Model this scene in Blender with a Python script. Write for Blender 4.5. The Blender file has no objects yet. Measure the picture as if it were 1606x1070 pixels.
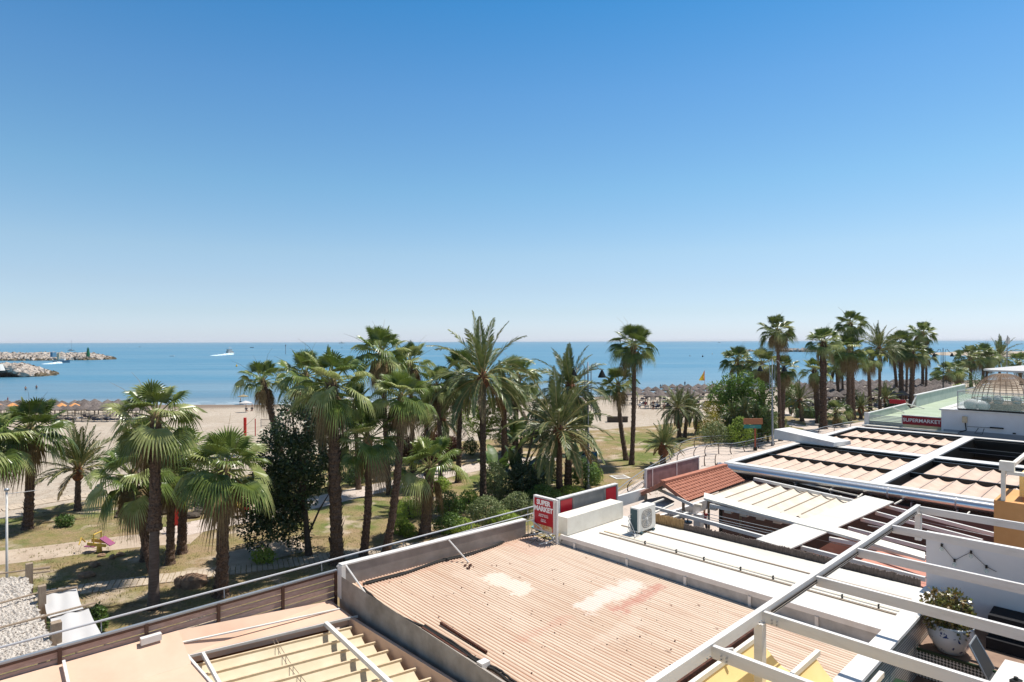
import bpy, math, random
from mathutils import Vector as V, Matrix, noise as mnoise
R=random.Random(11)
sc=bpy.context.scene
PI=math.pi
F=985.; H=11.; SEA=-2.0
AX=V((.7224,.6915,0)); BX=V((-.6915,.7224,0)); ANG=math.atan2(.6915,.7224)
# ------------------------------------------------------------------ helpers
def hy(px): return 537.3-0.0025*px
def G(px,py,z=0.):
    Y=F*(H-z)/(py-hy(px)); return V(((px-803)/F*Y,Y,z))
def GY(px,py,Y): return V(((px-803)/F*Y,Y,H-(py-hy(px))/F*Y))
def W(u,v,z=0.): return AX*u+BX*v+V((0,0,z))
def sm(t): t=max(0.,min(1.,t)); return t*t*(3-2*t)
SH=[(-2000,170),(-400,160),(-180,138),(-109,133),(-54,131),(-15,137),(19,148),(59,166),(83,185),(141,203),(176,213),(330,262),(2000,600)]
def shoreY(x):
    for (a,b),(c,d) in zip(SH,SH[1:]):
        if x<=c: return b+(d-b)*(x-a)/(c-a)
    return SH[-1][1]
def TZ(x,y):
    t=shoreY(x)-y
    if t>0: return SEA+(-SEA)*sm(t/62.)
    return max(-8,SEA+t*.05)
def T(px,py):
    z=0.
    for i in range(30): p=G(px,py,z); z=.6*z+.4*TZ(p.x,p.y)
    p=G(px,py,z); p.z=z; return p
def lin(c): return tuple((x/12.92 if x<=.04045 else ((x+.055)/1.055)**2.4) for x in c)
def rgb(r,g,b): return lin((r/255,g/255,b/255))
M={}
def mat(name,col,rough=.7,col2=None,scale=4.,detail=4.,contrast=(.35,.65),bump=0.,bscale=None,metal=0.,spec=.3,stretch=None,trans=0.,alpha=1.,rand=0.,coat=0.):
    m=bpy.data.materials.new(name); m.use_nodes=True; nt=m.node_tree; N=nt.nodes; L=nt.links
    b=N['Principled BSDF']; b.inputs['Roughness'].default_value=rough; b.inputs['Metallic'].default_value=metal
    b.inputs['Specular IOR Level'].default_value=spec; b.inputs['Coat Weight'].default_value=coat
    b.inputs['Base Color'].default_value=(*col,1)
    geo=N.new('ShaderNodeNewGeometry'); mp=N.new('ShaderNodeMapping'); mp.vector_type='TEXTURE' if False else 'POINT'
    mp.inputs['Rotation'].default_value=(0,0,-ANG)
    vr=N.new('ShaderNodeVectorRotate'); vr.rotation_type='Z_AXIS'; vr.inputs['Angle'].default_value=-ANG
    L.new(geo.outputs['Position'],vr.inputs['Vector'])
    sc_=N.new('ShaderNodeVectorMath'); sc_.operation='MULTIPLY'; sc_.inputs[1].default_value=stretch or (1,1,1)
    L.new(vr.outputs[0],sc_.inputs[0]); vec=sc_.outputs[0]
    N.remove(mp)
    out=None
    if col2:
        n=N.new('ShaderNodeTexNoise'); n.inputs['Scale'].default_value=scale; n.inputs['Detail'].default_value=detail; n.inputs['Roughness'].default_value=.6
        L.new(vec,n.inputs['Vector'])
        r=N.new('ShaderNodeMapRange'); r.inputs[1].default_value=contrast[0]; r.inputs[2].default_value=contrast[1]
        L.new(n.outputs['Fac'],r.inputs[0])
        x=N.new('ShaderNodeMix'); x.data_type='RGBA'; x.inputs[6].default_value=(*col,1); x.inputs[7].default_value=(*col2,1)
        L.new(r.outputs[0],x.inputs[0]); L.new(x.outputs[2],b.inputs['Base Color']); out=x.outputs[2]
    if rand:
        oi=N.new('ShaderNodeObjectInfo'); hs=N.new('ShaderNodeHueSaturation')
        mr=N.new('ShaderNodeMapRange'); mr.inputs[3].default_value=1-rand; mr.inputs[4].default_value=1+rand
        L.new(oi.outputs['Random'],mr.inputs[0]); L.new(mr.outputs[0],hs.inputs['Value'])
        mh=N.new('ShaderNodeMapRange'); mh.inputs[3].default_value=.5-.03*rand; mh.inputs[4].default_value=.5+.03*rand
        mo=N.new('ShaderNodeMath'); mo.operation='FRACT'; ml=N.new('ShaderNodeMath'); ml.operation='MULTIPLY'; ml.inputs[1].default_value=7.3
        L.new(oi.outputs['Random'],ml.inputs[0]); L.new(ml.outputs[0],mo.inputs[0]); L.new(mo.outputs[0],mh.inputs[0]); L.new(mh.outputs[0],hs.inputs['Hue'])
        if out: L.new(out,hs.inputs['Color'])
        else: hs.inputs['Color'].default_value=(*col,1)
        L.new(hs.outputs[0],b.inputs['Base Color']); out=hs.outputs[0]
    if bump:
        n2=N.new('ShaderNodeTexNoise'); n2.inputs['Scale'].default_value=bscale or scale*3; n2.inputs['Detail'].default_value=3
        L.new(vec,n2.inputs['Vector']); bp=N.new('ShaderNodeBump'); bp.inputs['Strength'].default_value=1; bp.inputs['Distance'].default_value=bump
        L.new(n2.outputs['Fac'],bp.inputs['Height']); L.new(bp.outputs[0],b.inputs['Normal'])
    if trans:
        tr=N.new('ShaderNodeBsdfTranslucent'); mx=N.new('ShaderNodeMixShader'); mx.inputs[0].default_value=trans
        if out: L.new(out,tr.inputs[0])
        else: tr.inputs[0].default_value=(*col,1)
        L.new(b.outputs[0],mx.inputs[1]); L.new(tr.outputs[0],mx.inputs[2]); L.new(mx.outputs[0],N['Material Output'].inputs[0])
    if alpha<1: b.inputs['Alpha'].default_value=alpha
    M[name]=m; return m
class MB:
    def __init__(s): s.v=[]; s.f=[]; s.mi=[]
    def add(s,vs,fs,m=0):
        o=len(s.v); s.v+=[tuple(p) for p in vs]; s.f+=[tuple(i+o for i in f) for f in fs]; s.mi+=[m]*len(fs); return s
    def hexa(s,c,m=0): # 8 corners bottom 0-3 ccw, top 4-7
        return s.add(c,[(3,2,1,0),(4,5,6,7),(0,1,5,4),(1,2,6,5),(2,3,7,6),(3,0,4,7)],m)
    def ubox(s,u0,u1,v0,v1,z0,z1,m=0):
        return s.hexa([W(u0,v0,z0),W(u1,v0,z0),W(u1,v1,z0),W(u0,v1,z0),W(u0,v0,z1),W(u1,v0,z1),W(u1,v1,z1),W(u0,v1,z1)],m)
    def box(s,c,d,rz=0,m=0):
        c=V(c); q=Matrix.Rotation(rz,3,'Z'); x,y,z=d[0]/2,d[1]/2,d[2]/2
        return s.hexa([c+q@V(p) for p in ((-x,-y,-z),(x,-y,-z),(x,y,-z),(-x,y,-z),(-x,-y,z),(x,-y,z),(x,y,z),(-x,y,z))],m)
    def beam(s,p,q,w,h,m=0,up=V((0,0,1))): # top face passes through p,q
        p=V(p);q=V(q); d=(q-p).normalized(); a=d.cross(up).normalized()*(w/2); n=a.cross(d).normalized()*h
        if n.dot(up)<0: n=-n; a=-a
        return s.hexa([p-a-n,p+a-n,q+a-n,q-a-n,p-a,p+a,q+a,q-a],m)
    def tube(s,pts,rad,n=8,m=0,cap=True):
        pts=[V(p) for p in pts]; 
        if not hasattr(rad,'__len__'): rad=[rad]*len(pts)
        vs=[];fs=[]; ref=None
        for i,p in enumerate(pts):
            d=(pts[min(i+1,len(pts)-1)]-pts[max(i-1,0)]).normalized()
            if ref is None or abs(ref.dot(d))>.95: ref=V((1,0,0)) if abs(d.x)<.8 else V((0,1,0))
            a=(ref-d*ref.dot(d)).normalized(); ref=a; b=d.cross(a)
            for k in range(n):
                t=2*PI*k/n; vs.append(p+(a*math.cos(t)+b*math.sin(t))*rad[i])
        for i in range(len(pts)-1):
            for k in range(n):
                k2=(k+1)%n; fs.append((i*n+k,i*n+k2,(i+1)*n+k2,(i+1)*n+k))
        if cap: fs.append(tuple(range(n))[::-1]); fs.append(tuple((len(pts)-1)*n+k for k in range(n)))
        return s.add(vs,fs,m)
    def prism(s,pts,t,m=0): # polygon (world pts) extruded down by t
        n=len(pts); top=[V(p) for p in pts]; bot=[p-V((0,0,t)) for p in top]
        return s.add(top+bot,[tuple(range(n)),tuple(range(n,2*n))[::-1]]+[(i,n+i,n+(i+1)%n,(i+1)%n) for i in range(n)],m)
    def ball(s,c,r,sq=1.,m=0,seg=12,ring=8,jit=0.):
        c=V(c); vs=[];fs=[]
        if not hasattr(r,'__len__'): r=(r,r,r*sq)
        for i in range(ring+1):
            ph=PI*i/ring
            for k in range(seg):
                t=2*PI*k/seg; j=1+R.uniform(-jit,jit)
                vs.append(c+V((r[0]*math.sin(ph)*math.cos(t)*j,r[1]*math.sin(ph)*math.sin(t)*j,r[2]*math.cos(ph)*j)))
        for i in range(ring):
            for k in range(seg):
                k2=(k+1)%seg; fs.append((i*seg+k,(i+1)*seg+k,(i+1)*seg+k2,i*seg+k2))
        return s.add(vs,fs,m)
COL=sc.collection
def link(o): COL.objects.link(o); return o
def mesh(name,mb,mats,off=V((0,0,0)),smooth=False):
    me=bpy.data.meshes.new(name); me.from_pydata([(x-off[0],y-off[1],z-off[2]) for x,y,z in mb.v],[],mb.f)
    if not isinstance(mats,(list,tuple)): mats=[mats]
    for m in mats: me.materials.append(M[m] if isinstance(m,str) else m)
    if len(mats)>1: me.polygons.foreach_set('material_index',mb.mi)
    if smooth: me.shade_smooth()
    me.update(); return me
def tag(o,label,cat,group=None,kind=None):
    if label: o['label']=label
    if cat: o['category']=cat
    if group: o['group']=group
    if kind: o['kind']=kind
    return o
def thing(name,label,cat,loc=(0,0,0),group=None):
    o=bpy.data.objects.new(name,None); o.empty_display_size=.3; link(o); o.location=loc; return tag(o,label,cat,group)
def wloc(o):
    l=V(o.location)
    while o.parent: o=o.parent; l+=V(o.location)
    return l
def obj(name,mb,mats,parent=None,loc=None,smooth=False,label=None):
    off=V(loc) if loc is not None else V((0,0,0))
    if parent: off=wloc(parent)
    o=bpy.data.objects.new(name,mesh(name,mb,mats,off,smooth)); link(o)
    if parent: o.parent=parent
    else: o.location=off
    if label: o['label']=label
    return o
def struct(name,mb,mats,label=None,smooth=False,kind='structure'):
    o=obj(name,mb,mats,smooth=smooth); o['kind']=kind
    o['label']=label or name.replace('_',' '); o['category']=name.split('_')[-1]; return o
def solo(name,mb,mats,label,cat,loc=None,group=None,smooth=False,kind=None):
    return tag(obj(name,mb,mats,None,loc,smooth),label,cat,group,kind)
def dup(root,loc,rz=0,s=1.,label=None,group=None):
    c=root.copy(); link(c); c.location=loc; c.rotation_euler=(0,0,rz); c.scale=(s,s,s)
    if label: c['label']=label
    if group: c['group']=group
    for ch in list(root.children):
        d=ch.copy(); link(d); d.parent=c
        for g in list(ch.children): e=g.copy(); link(e); e.parent=d
    return c
def offset_strip(pts,w,z): # ribbon polygon from centreline world pts
    L_=[];R_=[]
    for i,p in enumerate(pts):
        d=(pts[min(i+1,len(pts)-1)]-pts[max(i-1,0)]); d.z=0; d.normalize(); n=V((-d.y,d.x,0))*(w/2)
        L_.append(p+n);R_.append(p-n)
    b=MB(); n=len(pts)
    b.add([V((p.x,p.y,z)) for p in L_+R_],[(i,n+i,n+i+1,i+1) for i in range(n-1)]); return b
def smoothline(pts,k=6):
    out=[]
    n=len(pts)
    for i in range(n-1):
        p0=pts[max(i-1,0)];p1=pts[i];p2=pts[i+1];p3=pts[min(i+2,n-1)]
        for j in range(k):
            t=j/k; out.append(.5*((2*p1)+(p2-p0)*t+(2*p0-5*p1+4*p2-p3)*t*t+(3*p1-p0-3*p2+p3)*t**3))
    out.append(pts[-1]); return out
# ------------------------------------------------------------------ camera, light, world
cam=bpy.data.objects.new('camera',bpy.data.cameras.new('camera')); link(cam); sc.camera=cam
cam.location=(0,0,H); cam.rotation_euler=(PI/2+.0003,.0025,0); cam.data.sensor_width=36; cam.data.lens=F/1606*36
cam.data.clip_start=.1; cam.data.clip_end=60000
EL=math.radians(67); az=V((.88,.47,0)).normalized()
sd=az*math.cos(EL)+V((0,0,math.sin(EL)))
sun=bpy.data.objects.new('sun',bpy.data.lights.new('sun','SUN')); link(sun); sun.data.energy=4.9; sun.data.angle=math.radians(.53); sun.data.color=(1,.955,.89)
sun.rotation_euler=sd.to_track_quat('Z','Y').to_euler(); sun.location=(0,0,60)
w=bpy.data.worlds.new('World'); sc.world=w; w.use_nodes=True; wn=w.node_tree
sky=wn.nodes.new('ShaderNodeTexSky'); sky.sky_type='NISHITA'; sky.sun_disc=False; sky.sun_elevation=EL; sky.sun_rotation=math.atan2(az.x,az.y)
sky.air_density=1.0; sky.dust_density=.35; sky.ozone_density=1.4; sky.altitude=0
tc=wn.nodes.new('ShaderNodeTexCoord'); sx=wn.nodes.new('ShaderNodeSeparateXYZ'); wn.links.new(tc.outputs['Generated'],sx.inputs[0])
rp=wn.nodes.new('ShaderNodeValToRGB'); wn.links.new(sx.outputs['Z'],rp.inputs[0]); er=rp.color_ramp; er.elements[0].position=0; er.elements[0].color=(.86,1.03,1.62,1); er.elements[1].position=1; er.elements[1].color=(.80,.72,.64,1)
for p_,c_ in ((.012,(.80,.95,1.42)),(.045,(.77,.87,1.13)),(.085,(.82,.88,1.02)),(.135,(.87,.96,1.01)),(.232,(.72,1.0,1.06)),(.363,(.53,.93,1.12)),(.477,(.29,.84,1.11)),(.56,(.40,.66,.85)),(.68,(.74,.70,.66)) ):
    e_=er.elements.new(p_); e_.color=(*c_,1)  # ramp tints the sky; unseen upper part warmed to offset blue fill
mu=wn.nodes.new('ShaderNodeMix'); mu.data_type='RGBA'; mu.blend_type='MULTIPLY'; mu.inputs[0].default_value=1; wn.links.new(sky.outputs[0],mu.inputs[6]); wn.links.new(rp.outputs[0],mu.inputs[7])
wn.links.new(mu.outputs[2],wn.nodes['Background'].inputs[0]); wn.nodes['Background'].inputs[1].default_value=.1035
sc.view_settings.view_transform='Standard'; sc.view_settings.look='None'; sc.view_settings.exposure=0.33
sc.render.engine='CYCLES'
# ------------------------------------------------------------------ materials
mat('white_paint',(.68,.66,.62),.45,(.54,.50,.45),3,8,(.5,.85))
mat('pergola_paint',(.68,.655,.62),.42,(.54,.50,.445),2.2,8,(.48,.85),stretch=(1.5,1,5))
mat('white_roof',(.64,.62,.565),.55,(.49,.445,.38),.9,8,(.46,.85),stretch=(1,.35,1))
mat('cream_metal',(.76,.72,.63),.45,(.62,.57,.48),3,4,(.4,.9))
mat('grey_render',(.31,.275,.245),.85,(.20,.175,.15),1.3,9,bump=.004)
mat('curb_render',(.37,.33,.285),.85,(.22,.19,.155),1.6,10,(.38,.68),bump=.006)
mat('fascia_grey',(.46,.45,.43),.6,(.34,.33,.31),3,5)
mat('peach_membrane',(.64,.445,.325),.75,(.54,.36,.255),.8,9,(.38,.72),bump=.003)
mat('peach_dark',(.20,.12,.10),.8)
mat('slat_wood',(.47,.34,.29),.7,(.34,.235,.195),6,6,stretch=(1,4,8))
mat('dark_brown_metal',(.07,.035,.025),.45)
mat('steel',(.42,.42,.43),.5,metal=.35)
mat('grey_metal',(.34,.36,.38),.45,metal=.6)
mat('awning_cream',(.82,.71,.51),.8,(.75,.63,.43),2,3,trans=.25)
mat('awning_white',(.82,.76,.65),.8,(.76,.68,.55),2,3,trans=.25)
mat('awning_peach',(.74,.58,.47),.8,(.68,.50,.39),2.,4,trans=.2)
mat('awning_yellow',(.88,.70,.34),.8,(.84,.64,.28),1.5,3,trans=.3)
mat('tan_wood',(.66,.53,.36),.6,(.55,.42,.27),5,4)
mat('brown_inside',(.26,.125,.05),.8)  # shade under the roof edge is put into this brown
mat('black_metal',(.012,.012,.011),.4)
mat('dark_inside',(.035,.027,.022),.8)  # near-black colour stands in for shade inside the rooms
mat('terracotta',(.46,.19,.12),.75,(.36,.135,.08),7,6,bump=.004)
mat('terracotta_floor',(.52,.25,.19),.8,(.44,.20,.15),2,5)
mat('red_sign',(.42,.006,.018),.35,spec=.4)
mat('dark_red_sign',(.27,.012,.022),.4)
mat('sign_grey',(.26,.25,.23),.5,(.2,.19,.17),2,4)
mat('mauve_panel',(.30,.20,.19),.55,(.21,.135,.125),3,4)
mat('white_letter',(.85,.83,.8),.5)
mat('food_print',(.6,.25,.08),.6,(.7,.6,.35),14,2,(.4,.6))
mat('duct',(.72,.72,.72),.28,metal=.95,bump=.004,bscale=6,stretch=(1,8,1))
mat('ac_body',(.74,.71,.64),.45); mat('ac_grille',(.30,.27,.24),.6); mat('ac_fin',(.05,.09,.10),.5)
mat('reed',(.42,.27,.12),.8,(.22,.13,.06),30,3,stretch=(.4,1,.2))
mat('reed_old',(.17,.13,.11),.85,(.09,.07,.06),25,4,stretch=(.4,1,.3))
mat('green_roof',(.30,.36,.25),.75,(.36,.42,.31),.8,6,(.35,.65))
mat('mint_wall',(.46,.50,.45),.7,(.38,.43,.38),1.5,4)
mat('white_wall',(.74,.73,.74),.75,(.68,.66,.66),.9,6,bump=.003)
mat('terrace_wall',(.66,.66,.67),.8,(.60,.60,.61),.9,6,bump=.002)
mat('orange_wall',(.62,.33,.13),.75,(.56,.28,.1),1.3,5)
mat('terrace_floor',(.30,.2,.14),.6,(.22,.14,.1),3,5)
mat('green_trim',(.015,.04,.018),.35)
mat('cable',(.02,.018,.016),.6)
mat('rust',(.10,.035,.02),.8,(.05,.02,.012),12,4)
mat('teal_glass',(.16,.42,.40),.2,alpha=.75)
mat('glass_rail',(.45,.65,.58),.05,spec=.6,alpha=.22)
mat('cane',(.34,.24,.16),.7,(.22,.15,.1),12,3)
mat('white_fabric',(.56,.55,.54),.8,trans=.15)
mat('ceramic',(.72,.70,.68),.15,(.03,.05,.18),9,2,(.62,.66),coat=.5)
mat('grey_sling',(.035,.038,.042),.6)
mat('black_fabric',(.012,.012,.014),.9)
mat('pebble_roof',(.55,.50,.44),.9,(.10,.075,.055),24,4,(.50,.60),bump=.03,bscale=24)
mat('post_wood',(.36,.28,.2),.8,(.24,.18,.13),9,4,stretch=(3,3,.5))
mat('stone',(.38,.24,.15),.85,(.18,.11,.07),2.5,6,bump=.05)
mat('rock_white',(.50,.45,.395),.9,(.38,.31,.25),.35,5,bump=.1,bscale=2)
mat('rock_wet',(.12,.09,.05),.6)
mat('sail_white',(.8,.8,.8),.4)
mat('hull_blue',(.10,.22,.32),.4)
mat('beacon_green',(.0,.13,.045),.5)
mat('foam',(.75,.8,.82),.7,(.4,.6,.68),.6,5,(.4,.7))
mat('thatch',(.18,.15,.135),.95,(.10,.083,.075),5,5,bump=.04,bscale=14,rand=.25)
mat('orange_parasol',(.72,.34,.13),.8,trans=.2)
mat('red_wood',(.34,.09,.05),.6)
mat('bed_dark',(.05,.055,.09),.7,rand=.5); mat('bed_white',(.65,.64,.64),.7)
mat('skin',(.42,.22,.14),.6); mat('hair',(.02,.012,.008),.6)
mat('cloth_red',(.22,.02,.03),.8); mat('cloth_blue',(.02,.12,.2),.8); mat('cloth_dark',(.02,.02,.03),.8); mat('cloth_white',(.7,.7,.7),.8); mat('cloth_khaki',(.3,.25,.16),.8)
mat('play_purple',(.30,.09,.17),.35); mat('play_yellow',(.62,.42,.08),.4); mat('play_red',(.6,.03,.02),.4)
mat('net_red',(.45,.03,.03),.6); mat('lamp_grey',(.27,.28,.30),.5)
mat('kiosk_blue',(.02,.12,.35),.5); mat('flag_yellow',(.85,.55,.05),.8,trans=.3); mat('flag_red',(.7,.12,.04),.8,trans=.3)
mat('sign_wood',(.42,.18,.09),.7,(.3,.12,.06),10,4); mat('teal_sign',(.03,.2,.19),.5)
# foliage
mat('fan_leaf_pale',(.38,.40,.16),.36,(.24,.29,.085),3,3,(.35,.65),spec=.55,trans=.3,rand=.15)  # paler leaves: sun gloss and dry edges put into the colour
mat('fan_leaf',(.165,.215,.045),.34,(.070,.11,.022),2.2,3,(.35,.65),spec=.45,trans=.2,rand=.22)
mat('fan_rib',(.24,.26,.09),.5)
mat('dead_leaf',(.27,.20,.10),.85,(.16,.11,.055),6,3)
mat('date_leaf',(.19,.215,.075),.38,(.08,.11,.035),2,3,(.35,.65),spec=.42,trans=.14,rand=.2)
mat('date_rib',(.36,.30,.13),.6)
mat('trunk',(.18,.12,.085),.95,(.04,.024,.018),13,5,(.35,.7),bump=.04,bscale=16,rand=.2)
mat('trunk_smooth',(.17,.13,.11),.9,(.11,.085,.07),3,5,stretch=(1,1,6),bump=.015,bscale=8)
mat('trunk_knob',(.26,.11,.05),.9,(.10,.05,.03),9,4,bump=.04,bscale=20)
mat('bark',(.10,.08,.06),.9,(.06,.045,.035),8,4,bump=.03)
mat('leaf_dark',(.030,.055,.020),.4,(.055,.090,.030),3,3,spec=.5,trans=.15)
mat('leaf_mid',(.13,.21,.045),.45,(.075,.135,.03),2,3,trans=.22,rand=.2)
mat('leaf_bright',(.36,.46,.08),.5,(.24,.35,.055),2,3,trans=.4,rand=.15)
mat('leaf_fresh',(.19,.29,.055),.45,(.10,.175,.035),1.5,3,trans=.25)
mat('leaf_pale',(.28,.31,.14),.45,(.12,.17,.06),5,3,trans=.2)
mat('leaf_yellow',(.42,.33,.04),.5,(.2,.22,.05),1.5,3,trans=.25)
mat('leaf_red',(.13,.05,.035),.5,(.075,.035,.02),4,3,trans=.15)
mat('leaf_jade',(.13,.17,.035),.35,(.22,.12,.04),7,3,spec=.6,trans=.12)
# ground materials
def ground_mat(name,fn):
    m=bpy.data.materials.new(name); m.use_nodes=True; nt=m.node_tree; N=nt.nodes; L=nt.links
    b=N['Principled BSDF']; geo=N.new('ShaderNodeNewGeometry')
    def noi(s,d=5,vec=None,ro=.6):
        n=N.new('ShaderNodeTexNoise'); n.inputs['Scale'].default_value=s; n.inputs['Detail'].default_value=d; n.inputs['Roughness'].default_value=ro
        L.new(vec or geo.outputs['Position'],n.inputs['Vector']); return n.outputs['Fac']
    def mr(x,a,b_,c=0,d=1):
        n=N.new('ShaderNodeMapRange'); n.inputs[1].default_value=a;n.inputs[2].default_value=b_;n.inputs[3].default_value=c;n.inputs[4].default_value=d; L.new(x,n.inputs[0]); return n.outputs[0]
    def mix(f,a,c):
        n=N.new('ShaderNodeMix'); n.data_type='RGBA'; L.new(f,n.inputs[0])
        for s,k in ((a,6),(c,7)):
            if isinstance(s,tuple): n.inputs[k].default_value=(*s,1)
            else: L.new(s,n.inputs[k])
        return n.outputs[2]
    def bump(x,d,prev=None):
        n=N.new('ShaderNodeBump'); n.inputs['Distance'].default_value=d; L.new(x,n.inputs['Height'])
        if prev: L.new(prev,n.inputs['Normal'])
        L.new(n.outputs[0],b.inputs['Normal']); return n.outputs[0]
    def math_(op,a,c):
        n=N.new('ShaderNodeMath'); n.operation=op
        for s,k in ((a,0),(c,1)):
            if isinstance(s,(int,float)): n.inputs[k].default_value=s
            else: L.new(s,n.inputs[k])
        return n.outputs[0]
    fn(b,N,L,geo,noi,mr,mix,bump,math_); M[name]=m
def f_sand(b,N,L,geo,noi,mr,mix,bump,math_):
    c=mix(mr(noi(.09,6),.35,.65),(.44,.38,.31),(.385,.325,.255))
    c=mix(mr(noi(1.3,5),.45,.75),c,(.32,.25,.19))
    sp=N.new('ShaderNodeSeparateXYZ'); L.new(geo.outputs['Position'],sp.inputs[0])
    wet=mr(math_('ADD',sp.outputs['Z'],mr(noi(.06),.3,.7,-.06,.06)),-1.95,-1.80,1,0)
    c=mix(wet,c,(.20,.155,.12)); L.new(c,b.inputs['Base Color']); b.inputs['Roughness'].default_value=.95; b.inputs['Specular IOR Level'].default_value=.1
    bump(noi(4.,3),.11,bump(noi(1.2,4),.2))
ground_mat('sand',f_sand)
def f_lawn(b,N,L,geo,noi,mr,mix,bump,math_):
    g=mix(mr(noi(1.1,6),.35,.65),(.105,.145,.035),(.20,.20,.07))
    d=mix(mr(noi(.8,6),.4,.62),(.33,.23,.14),(.27,.215,.095))
    sp=N.new('ShaderNodeSeparateXYZ'); L.new(geo.outputs['Position'],sp.inputs[0])
    big=math_('ADD',noi(.11,4),math_('MULTIPLY',noi(.5,4),.45))
    c=mix(mr(big,.60,.72),g,d)
    c=mix(mr(noi(9,4),.45,.8),c,(.12,.125,.04))
    c=mix(mr(noi(.35,6),.54,.64),c,(.44,.35,.26))
    L.new(c,b.inputs['Base Color']); b.inputs['Roughness'].default_value=.95; b.inputs['Specular IOR Level'].default_value=.1
    bump(noi(22,3),.05,bump(noi(3,4),.08))
ground_mat('lawn',f_lawn)
def f_dirt(b,N,L,geo,noi,mr,mix,bump,math_):
    c=mix(mr(noi(.9,6),.35,.65),(.47,.38,.29),(.36,.275,.20)); L.new(c,b.inputs['Base Color']); b.inputs['Roughness'].default_value=.95; bump(noi(6,5),.05)
ground_mat('dirt',f_dirt)
def f_pave(b,N,L,geo,noi,mr,mix,bump,math_):
    vr=N.new('ShaderNodeVectorRotate'); vr.rotation_type='Z_AXIS'; vr.inputs['Angle'].default_value=-ANG; L.new(geo.outputs['Position'],vr.inputs['Vector'])
    br=N.new('ShaderNodeTexBrick'); br.inputs['Scale'].default_value=1.6; L.new(vr.outputs[0],br.inputs['Vector'])
    br.inputs['Color1'].default_value=(.56,.47,.40,1);br.inputs['Color2'].default_value=(.50,.41,.345,1);br.inputs['Mortar'].default_value=(.33,.27,.23,1);br.inputs['Mortar Size'].default_value=.012
    c=mix(mr(noi(.7,5),.4,.8),br.outputs[0],(.42,.35,.29)); L.new(c,b.inputs['Base Color']); b.inputs['Roughness'].default_value=.8
ground_mat('paving',f_pave)
def f_plank(b,N,L,geo,noi,mr,mix,bump,math_):
    oi=N.new('ShaderNodeTexCoord')
    c=mix(mr(noi(1.2,5),.35,.7),(.50,.41,.31),(.36,.285,.21)); L.new(c,b.inputs['Base Color']); b.inputs['Roughness'].default_value=.85; bump(noi(14,4),.01)
ground_mat('plank',f_plank)
def f_sea(b,N,L,geo,noi,mr,mix,bump,math_):
    mp=N.new('ShaderNodeVectorMath'); mp.operation='MULTIPLY'; mp.inputs[1].default_value=(.12,1,1); L.new(geo.outputs['Position'],mp.inputs[0])
    mp2=N.new('ShaderNodeVectorMath'); mp2.operation='MULTIPLY'; mp2.inputs[1].default_value=(.10,.55,1); L.new(geo.outputs['Position'],mp2.inputs[0])
    sp=N.new('ShaderNodeSeparateXYZ'); L.new(geo.outputs['Position'],sp.inputs[0]); y=sp.outputs['Y']
    at=N.new('ShaderNodeAttribute'); at.attribute_name='depth'
    dp=math_('ADD',at.outputs['Fac'],mr(noi(.03,4,mp.outputs[0]),.3,.7,-.12,.12))
    cr=N.new('ShaderNodeValToRGB'); L.new(dp,cr.inputs[0]); e=cr.color_ramp
    e.elements[0].position=0; e.elements[0].color=(.200,.232,.250,1)
    e.elements[1].position=1; e.elements[1].color=(.050,.170,.265,1)
    for p,c in ((.12,(.130,.208,.262,1)),(.35,(.070,.195,.285,1)),(.7,(.048,.178,.275,1)),(.88,(.070,.19,.28,1))):
        x=e.elements.new(p); x.color=c
    c=mix(mr(noi(.012,5,mp2.outputs[0]),.50,.64),cr.outputs[0],(.135,.245,.315))
    c=mix(mr(noi(.006,4,mp2.outputs[0]),.56,.68,0,.9),c,(.022,.118,.20))
    c=mix(mr(noi(.07,4,mp2.outputs[0]),.50,.68,0,.55),c,(.16,.265,.33))
    c=mix(mr(noi(.045,4,mp.outputs[0]),.55,.70,0,.45),c,(.035,.135,.215))
    L.new(c,b.inputs['Base Color']); b.inputs['Roughness'].default_value=.32; b.inputs['Specular IOR Level'].default_value=.22
    mp3=N.new('ShaderNodeVectorMath'); mp3.operation='MULTIPLY'; mp3.inputs[1].default_value=(.35,1,1); L.new(geo.outputs['Position'],mp3.inputs[0])
    bump(noi(.55,5,mp3.outputs[0]),.35,bump(noi(.09,3,mp3.outputs[0]),.8))
ground_mat('sea',f_sea)
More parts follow.
